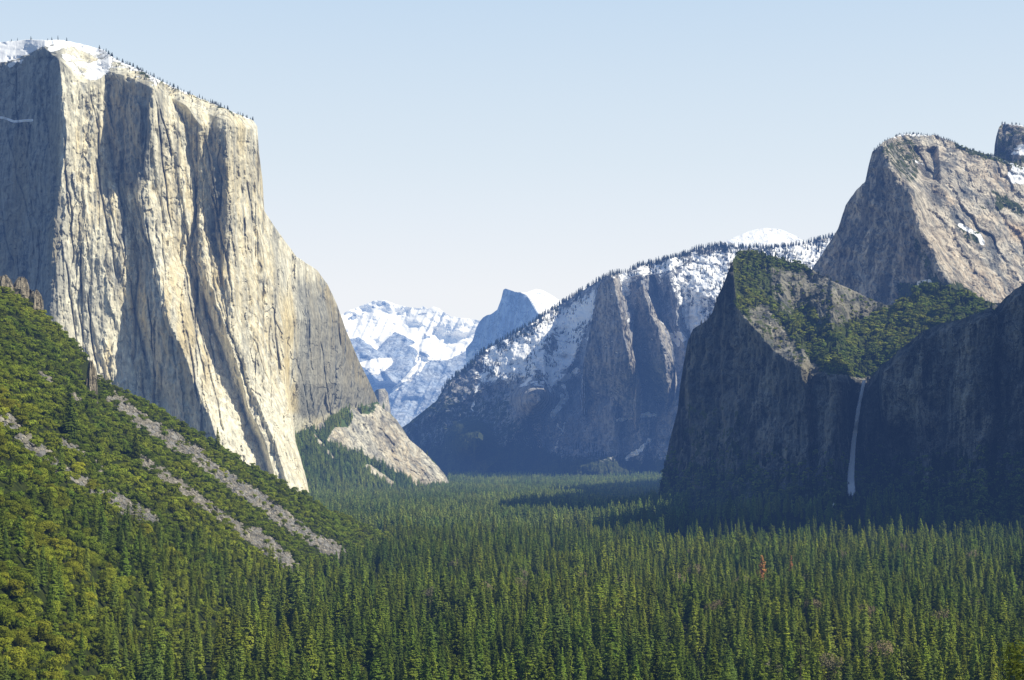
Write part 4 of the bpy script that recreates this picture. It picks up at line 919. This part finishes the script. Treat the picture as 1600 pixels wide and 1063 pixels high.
# oaks mixed with the conifers, lower left and lower right
X, Y = jgrid(-420, 520, 500, 1150, 11)
px = CX + F * X / Y
Z = np.maximum(floor_z(X, Y), hill_z(X, Y)); top = HY - F * (Z + 11) / Y
keep = ((px > -40) & (px < 420) & (top < 1050) & (fbm(X / 60, Y / 60, 233, 3) + .22 * smooth(330, 30, px) > .34) & (hill_z(X, Y) > floor_z(X, Y) + 2))
X, Y, Z, px = X[keep], Y[keep], Z[keep], px[keep]
od = np.argsort(Y)
for i in od[:290]:
    s = RNG.uniform(.7, 1.15)
    make_tree('oak_tree', OAK[int(RNG.integers(0, len(OAK)))], (X[i], Y[i], Z[i] - .5), RNG.uniform(0, 6.28), s, 'broad yellow green oak between conifers in the lower left corner', 'oak', 'oaks of the lower left corner', s * RNG.uniform(.85, 1.15))

# --- single trees that stand out
def at_px(px, Y, extra=0):
    X = (px - CX) / F * Y; z = float(np.maximum(floor_z(np.array(X), np.array(Y)), hill_z(np.array(X), np.array(Y)))); return (X, Y, z - .5 + extra)
rust_big = conifer('dead_conifer', 401, 40, 4.2, M['rust'], .9, .2, .7, .2)
def special(px, toprow, Y, var, rz, label, cat, name='conifer_tree', wide=1.0):
    l = at_px(px, Y); hgt = (HY - toprow) / F * Y - l[2]; s = max(hgt, 6) / 40
    return make_tree(name, var, l, rz, s * wide, label, cat, None, s)
special(1191, 868, 1480, rust_big, .4, 'dead rusty orange conifer standing out in the middle of the valley forest', 'dead conifer', 'dead_conifer', 2.0)
special(1236, 868, 1500, rust_big, 2.0, 'slimmer orange dead conifer just right of the brightest rusty one', 'dead conifer', 'dead_conifer', 1.3)
special(793, 843, 2000, rust_big, 3.0, 'tiny reddish dead conifer in the middle distance left of centre', 'dead conifer', 'dead_conifer', .9)
special(563, 930, 1300, rust_big, 1.0, 'reddish dying conifer near the foot of the left hillside', 'dead conifer', 'dead_conifer', .5)
pale = conifer('pale_pine', 402, 40, 5.6, M['pale_needle'], .62, .1, .6, .3, 1.0)
special(1250, 990, 640, pale, .2, 'pale green open pine standing out at the bottom right of centre', 'pine', 'pine_tree')
special(1408, 985, 700, pale, 1.4, 'pale thin pine left of the dark conifers at the bottom right', 'pine', 'pine_tree', .7)
special(340, 668, 1690, NEAR[5], 0, 'lone dark conifer standing on the hillside ridge against the pale cliff', 'conifer')
special(110, 600, 1180, NEAR[1], 0, 'dark conifer standing alone in the brush high on the left hillside', 'conifer')
special(212, 668, 1350, NEAR[0], 1.0, 'dark conifer beside the upper talus streak on the hillside', 'conifer')
special(427, 855, 1310, NEAR[6], 2.0, 'conifer standing at the lower end of the pale talus streak', 'conifer')
special(95, 690, 1050, NEAR[3], 2.0, 'slender conifer above the leftmost talus streak', 'conifer')
# bare grey-brown deciduous crowns in the forest
bare = broadleaf('bare_tree', 403, 22, 9, M['twig'], 900, .8, 8, .2, .9)
for bx, br, bY, lb in ((1085, 905, 1560, 'bare grey brown tree in a gap near the centre of the forest'), (1250, 925, 1420, 'bare brownish tree below the orange dead conifer')):
    l = at_px(bx, bY); hgt = (HY - br) / F * bY - l[2]
    make_tree('bare_tree', bare, l, 1.0, max(hgt, 8) / 22, lb, 'bare tree', None)
for k_ in range(26):
    bY = float(RNG.uniform(820, 1900)); bx = float(RNG.uniform(620, 1560)); l = at_px(bx, bY)
    make_tree('bare_tree', bare, l, RNG.uniform(0, 6), RNG.uniform(.75, 1.15), 'leafless grey brown tree showing between green conifers of the valley forest', 'bare tree', 'leafless trees scattered in the valley forest', RNG.uniform(1.0, 1.35))
# near bright leafy tree poking into the lower right corner
near_oak = broadleaf('leafy_tree', 404, 13, 7.5, M['spring'], 2600, .42, 11, .1, .85, .2)
Yn = 165.0
make_tree('leafy_tree', near_oak, ((1656 - CX) / F * Yn, Yn, (HY - 985) / F * Yn - 13 * .85), .5, .85, 'bright yellow green leafy tree poking into the lower right corner', 'leafy tree', None)

# --- crags on the hillside
def crag_mesh(name, w, h, d, seed):
    nu, nv = 60, 60
    u = np.linspace(0, 2 * PI, nu)[None, :]; v = np.linspace(0, 1, nv)[:, None]
    rr = (1 - v ** 5 * .75) * (.82 + .3 * saw(u * 1.6 + .4 * fbm(v * 3, u * 0, seed), v * 2, seed) - .2 * blocks(u * 1.9, v * 4, seed)) * (1 + .22 * np.sign(np.sin(u * 3 + seed)) * .4 + .22 * fbm(np.cos(u) * 2 + seed, np.sin(u) * 2 + v * 1.5, seed, 4) + .12 * ridged(np.cos(u) * 3, np.sin(u) * 3 + v, seed + 3))
    x = np.cos(u) * rr * w; y = np.sin(u) * rr * d; z = v * h * (1 + .12 * fbm(np.cos(u) * 2 + 5, np.sin(u) * 2, seed + 5)) - h * .25
    V = np.stack([x + 0 * v, y + 0 * v, z + 0 * u], -1)
    zero = np.zeros(V.shape[:2])
    return mesh_np(name, V.reshape(-1, 3), grid_faces(nv, nu), M['crag'], False, {'snow': zero, 'warm': zero + .5, 'dark': zero + .25, 'veg': zero})
for (cxp, topr, Yc, w, hh, d, sd, lb) in ((143, 566, 1500, 6, 46, 8, 3, 'tan rock column jutting from the brush on the left hillside'), (6, 434, 1590, 14, 34, 10, 5, 'pale crag at the left edge on top of the hillside'),
                                    (34, 436, 1600, 11, 36, 9, 8, 'dark craggy outcrop beside the pale crag on the hilltop'), (55, 455, 1600, 9, 26, 8, 12, 'low jagged outcrop stepping down the hilltop')):
    m_ = crag_mesh('crag', w, hh, d, sd)
    o = link(bpy.data.objects.new('rock_crag', m_)); o.location = ((cxp - CX) / F * Yc, Yc, (HY - topr) / F * Yc - hh * .72); tag(o, lb, 'rock crag')

# --- talus boulders
def rock(name, seed):
    rng = np.random.default_rng(seed)
    import bmesh
    bm = bmesh.new(); bmesh.ops.create_icosphere(bm, subdivisions=1, radius=1)
    for v in bm.verts:
        v.co *= rng.uniform(.65, 1.2); v.co.z *= .7
    me = bpy.data.meshes.new(name); bm.to_mesh(me); bm.free(); me.materials.append(M['rubble']); return me
ROCKS = [(rock('boulder', 500 + i),) for i in range(4)]
X = RNG.uniform(-760, -120, 90000); Y = RNG.uniform(700, 1950, 90000)
Z = hill_z(X, Y); px, py = proj(X, Y, Z)
keep = (talus_mask(px, py) > .45) & (Z > floor_z(X, Y)) & (px > -20) & (Y < curve(px, H_R)); X, Y, Z = X[keep][:26000], Y[keep][:26000], Z[keep][:26000]; n = len(X)
s = .5 + 2.2 * RNG.random(n) ** 4 + .5 * RNG.random(n)
scatter('talus_rocks', np.stack([X, Y, Z], -1), RNG.uniform(0, 6.28, n), np.stack([s, s * RNG.uniform(.7, 1.3, n), s], -1), RNG.integers(0, 4, n), ROCKS, 'grey broken rocks lying in streaks down the left hillside', 'talus')

# ---------------------------------------------------------------- haze that fills the valley air
def haze():
    x0, x1, y0, y1, z0, z1 = -14000, 14000, -300, 24000, -500, 3600
    V = [(x, y, z) for x in (x0, x1) for y in (y0, y1) for z in (z0, z1)]
    Fc = [(0, 1, 3, 2), (4, 6, 7, 5), (0, 4, 5, 1), (2, 3, 7, 6), (0, 2, 6, 4), (1, 5, 7, 3)]
    m = bpy.data.materials.new('valley_haze'); m.use_nodes = True; t = m.node_tree; t.nodes.clear()
    out = t.nodes.new('ShaderNodeOutputMaterial'); ab = t.nodes.new('ShaderNodeVolumeAbsorption'); em = t.nodes.new('ShaderNodeEmission'); ad = t.nodes.new('ShaderNodeAddShader')
    sig = np.array(HAZE_SIGMA) / 1000.0; dens = sig.max() * 1.0001
    ab.inputs['Density'].default_value = dens; ab.inputs['Color'].default_value = (*(1 - sig / dens), 1)
    e = sig * np.array(HAZE_J); es = e.max()
    em.inputs['Strength'].default_value = es; em.inputs['Color'].default_value = (*(e / es), 1)  # volume glows in place of light scattered by the air
    t.links.new(ab.outputs[0], ad.inputs[0]); t.links.new(em.outputs[0], ad.inputs[1]); t.links.new(ad.outputs[0], out.inputs['Volume'])
    me = bpy.data.meshes.new('haze'); me.from_pydata(V, [], Fc); me.materials.append(m)
    tag(link(bpy.data.objects.new('haze', me)), 'thin blue haze hanging in the valley air', 'haze', None, 'structure')
HAZE_SIGMA = (.0072, .0138, .031)     # per kilometre
HAZE_J = (.80, .885, 1.0)
haze()

# ---------------------------------------------------------------- light
ELEV, AZ = math.radians(45), math.radians(-16)      # AZ: degrees the sun stands ahead of due right of the view
L = (math.cos(ELEV) * math.cos(AZ), math.cos(ELEV) * math.sin(AZ), math.sin(ELEV))
sun = bpy.data.lights.new('sun', 'SUN'); sun.energy = 5.0; sun.angle = math.radians(.53); sun.color = (1.0, .98, .91)
so = bpy.data.objects.new('sun', sun); COL.objects.link(so)
from mathutils import Vector
so.rotation_euler = Vector(L).to_track_quat('Z', 'Y').to_euler(); so.location = (500, 0, 800)
SKY = .080
w = bpy.data.worlds.new('World'); SC.world = w; w.use_nodes = True
nt = w.node_tree; bg = nt.nodes['Background']
sky = nt.nodes.new('ShaderNodeTexSky'); sky.sky_type = 'NISHITA'; sky.sun_disc = False
sky.sun_elevation = ELEV; sky.sun_rotation = math.atan2(L[0], L[1]); sky.altitude = 1300; sky.air_density = 1.0; sky.dust_density = .8; sky.ozone_density = 1.2
gm = nt.nodes.new('ShaderNodeTexCoord'); sx = nt.nodes.new('ShaderNodeSeparateXYZ'); nt.links.new(gm.outputs['Generated'], sx.inputs[0])
ramp = nt.nodes.new('ShaderNodeValToRGB'); nt.links.new(sx.outputs['Z'], ramp.inputs[0]); ce = ramp.color_ramp
ce.elements[0].position = 0; ce.elements[0].color = (.94, .94, .88, 1); ce.elements[1].position = .10; ce.elements[1].color = (.88, .90, .87, 1)
for p_, c_ in ((.18, (.70, .79, .83)), (.28, (.53, .67, .82)), (.45, (.16, .28, .50))): e_ = ce.elements.new(p_); e_.color = (*c_, 1)
dv = nt.nodes.new('ShaderNodeVectorMath'); dv.operation = 'SCALE'; nt.links.new(ramp.outputs[0], dv.inputs[0]); dv.inputs['Scale'].default_value = 1 / SKY
mr = nt.nodes.new('ShaderNodeMapRange'); nt.links.new(sx.outputs['Z'], mr.inputs['Value']); mr.inputs['From Min'].default_value = .3; mr.inputs['From Max'].default_value = .5
mr.inputs['To Min'].default_value = 1; mr.inputs['To Max'].default_value = 0.0
my = nt.nodes.new('ShaderNodeMapRange'); nt.links.new(sx.outputs['Y'], my.inputs['Value']); my.inputs['From Min'].default_value = .2; my.inputs['From Max'].default_value = .85; my.interpolation_type = 'SMOOTHSTEP'
mm = nt.nodes.new('ShaderNodeMath'); mm.operation = 'MULTIPLY'; nt.links.new(mr.outputs[0], mm.inputs[0]); nt.links.new(my.outputs[0], mm.inputs[1])   # the bright haze lies up the valley
mk = nt.nodes.new('ShaderNodeMix'); mk.data_type = 'RGBA'; nt.links.new(mm.outputs[0], mk.inputs[0]); nt.links.new(sky.outputs[0], mk.inputs[6]); nt.links.new(dv.outputs[0], mk.inputs[7])
nt.links.new(mk.outputs[2], bg.inputs['Color']); bg.inputs['Strength'].default_value = SKY

# ---------------------------------------------------------------- camera
cam = bpy.data.cameras.new('camera'); co = bpy.data.objects.new('camera', cam); COL.objects.link(co)
cam.sensor_width = 36; cam.lens = 36 * F / 1600; co.location = (0, 0, 0); co.rotation_euler = (PI / 2, 0, 0)
cam.shift_y = (HY - 531.5) / 1600; cam.clip_end = 60000; cam.clip_start = .5
SC.camera = co
SC.view_settings.view_transform = 'Standard'; SC.view_settings.look = 'None'; SC.view_settings.exposure = 0
SC.cycles.max_bounces = 4; SC.cycles.diffuse_bounces = 2; SC.cycles.transparent_max_bounces = 16; SC.cycles.volume_bounces = 0
SC.cycles.use_denoising = True
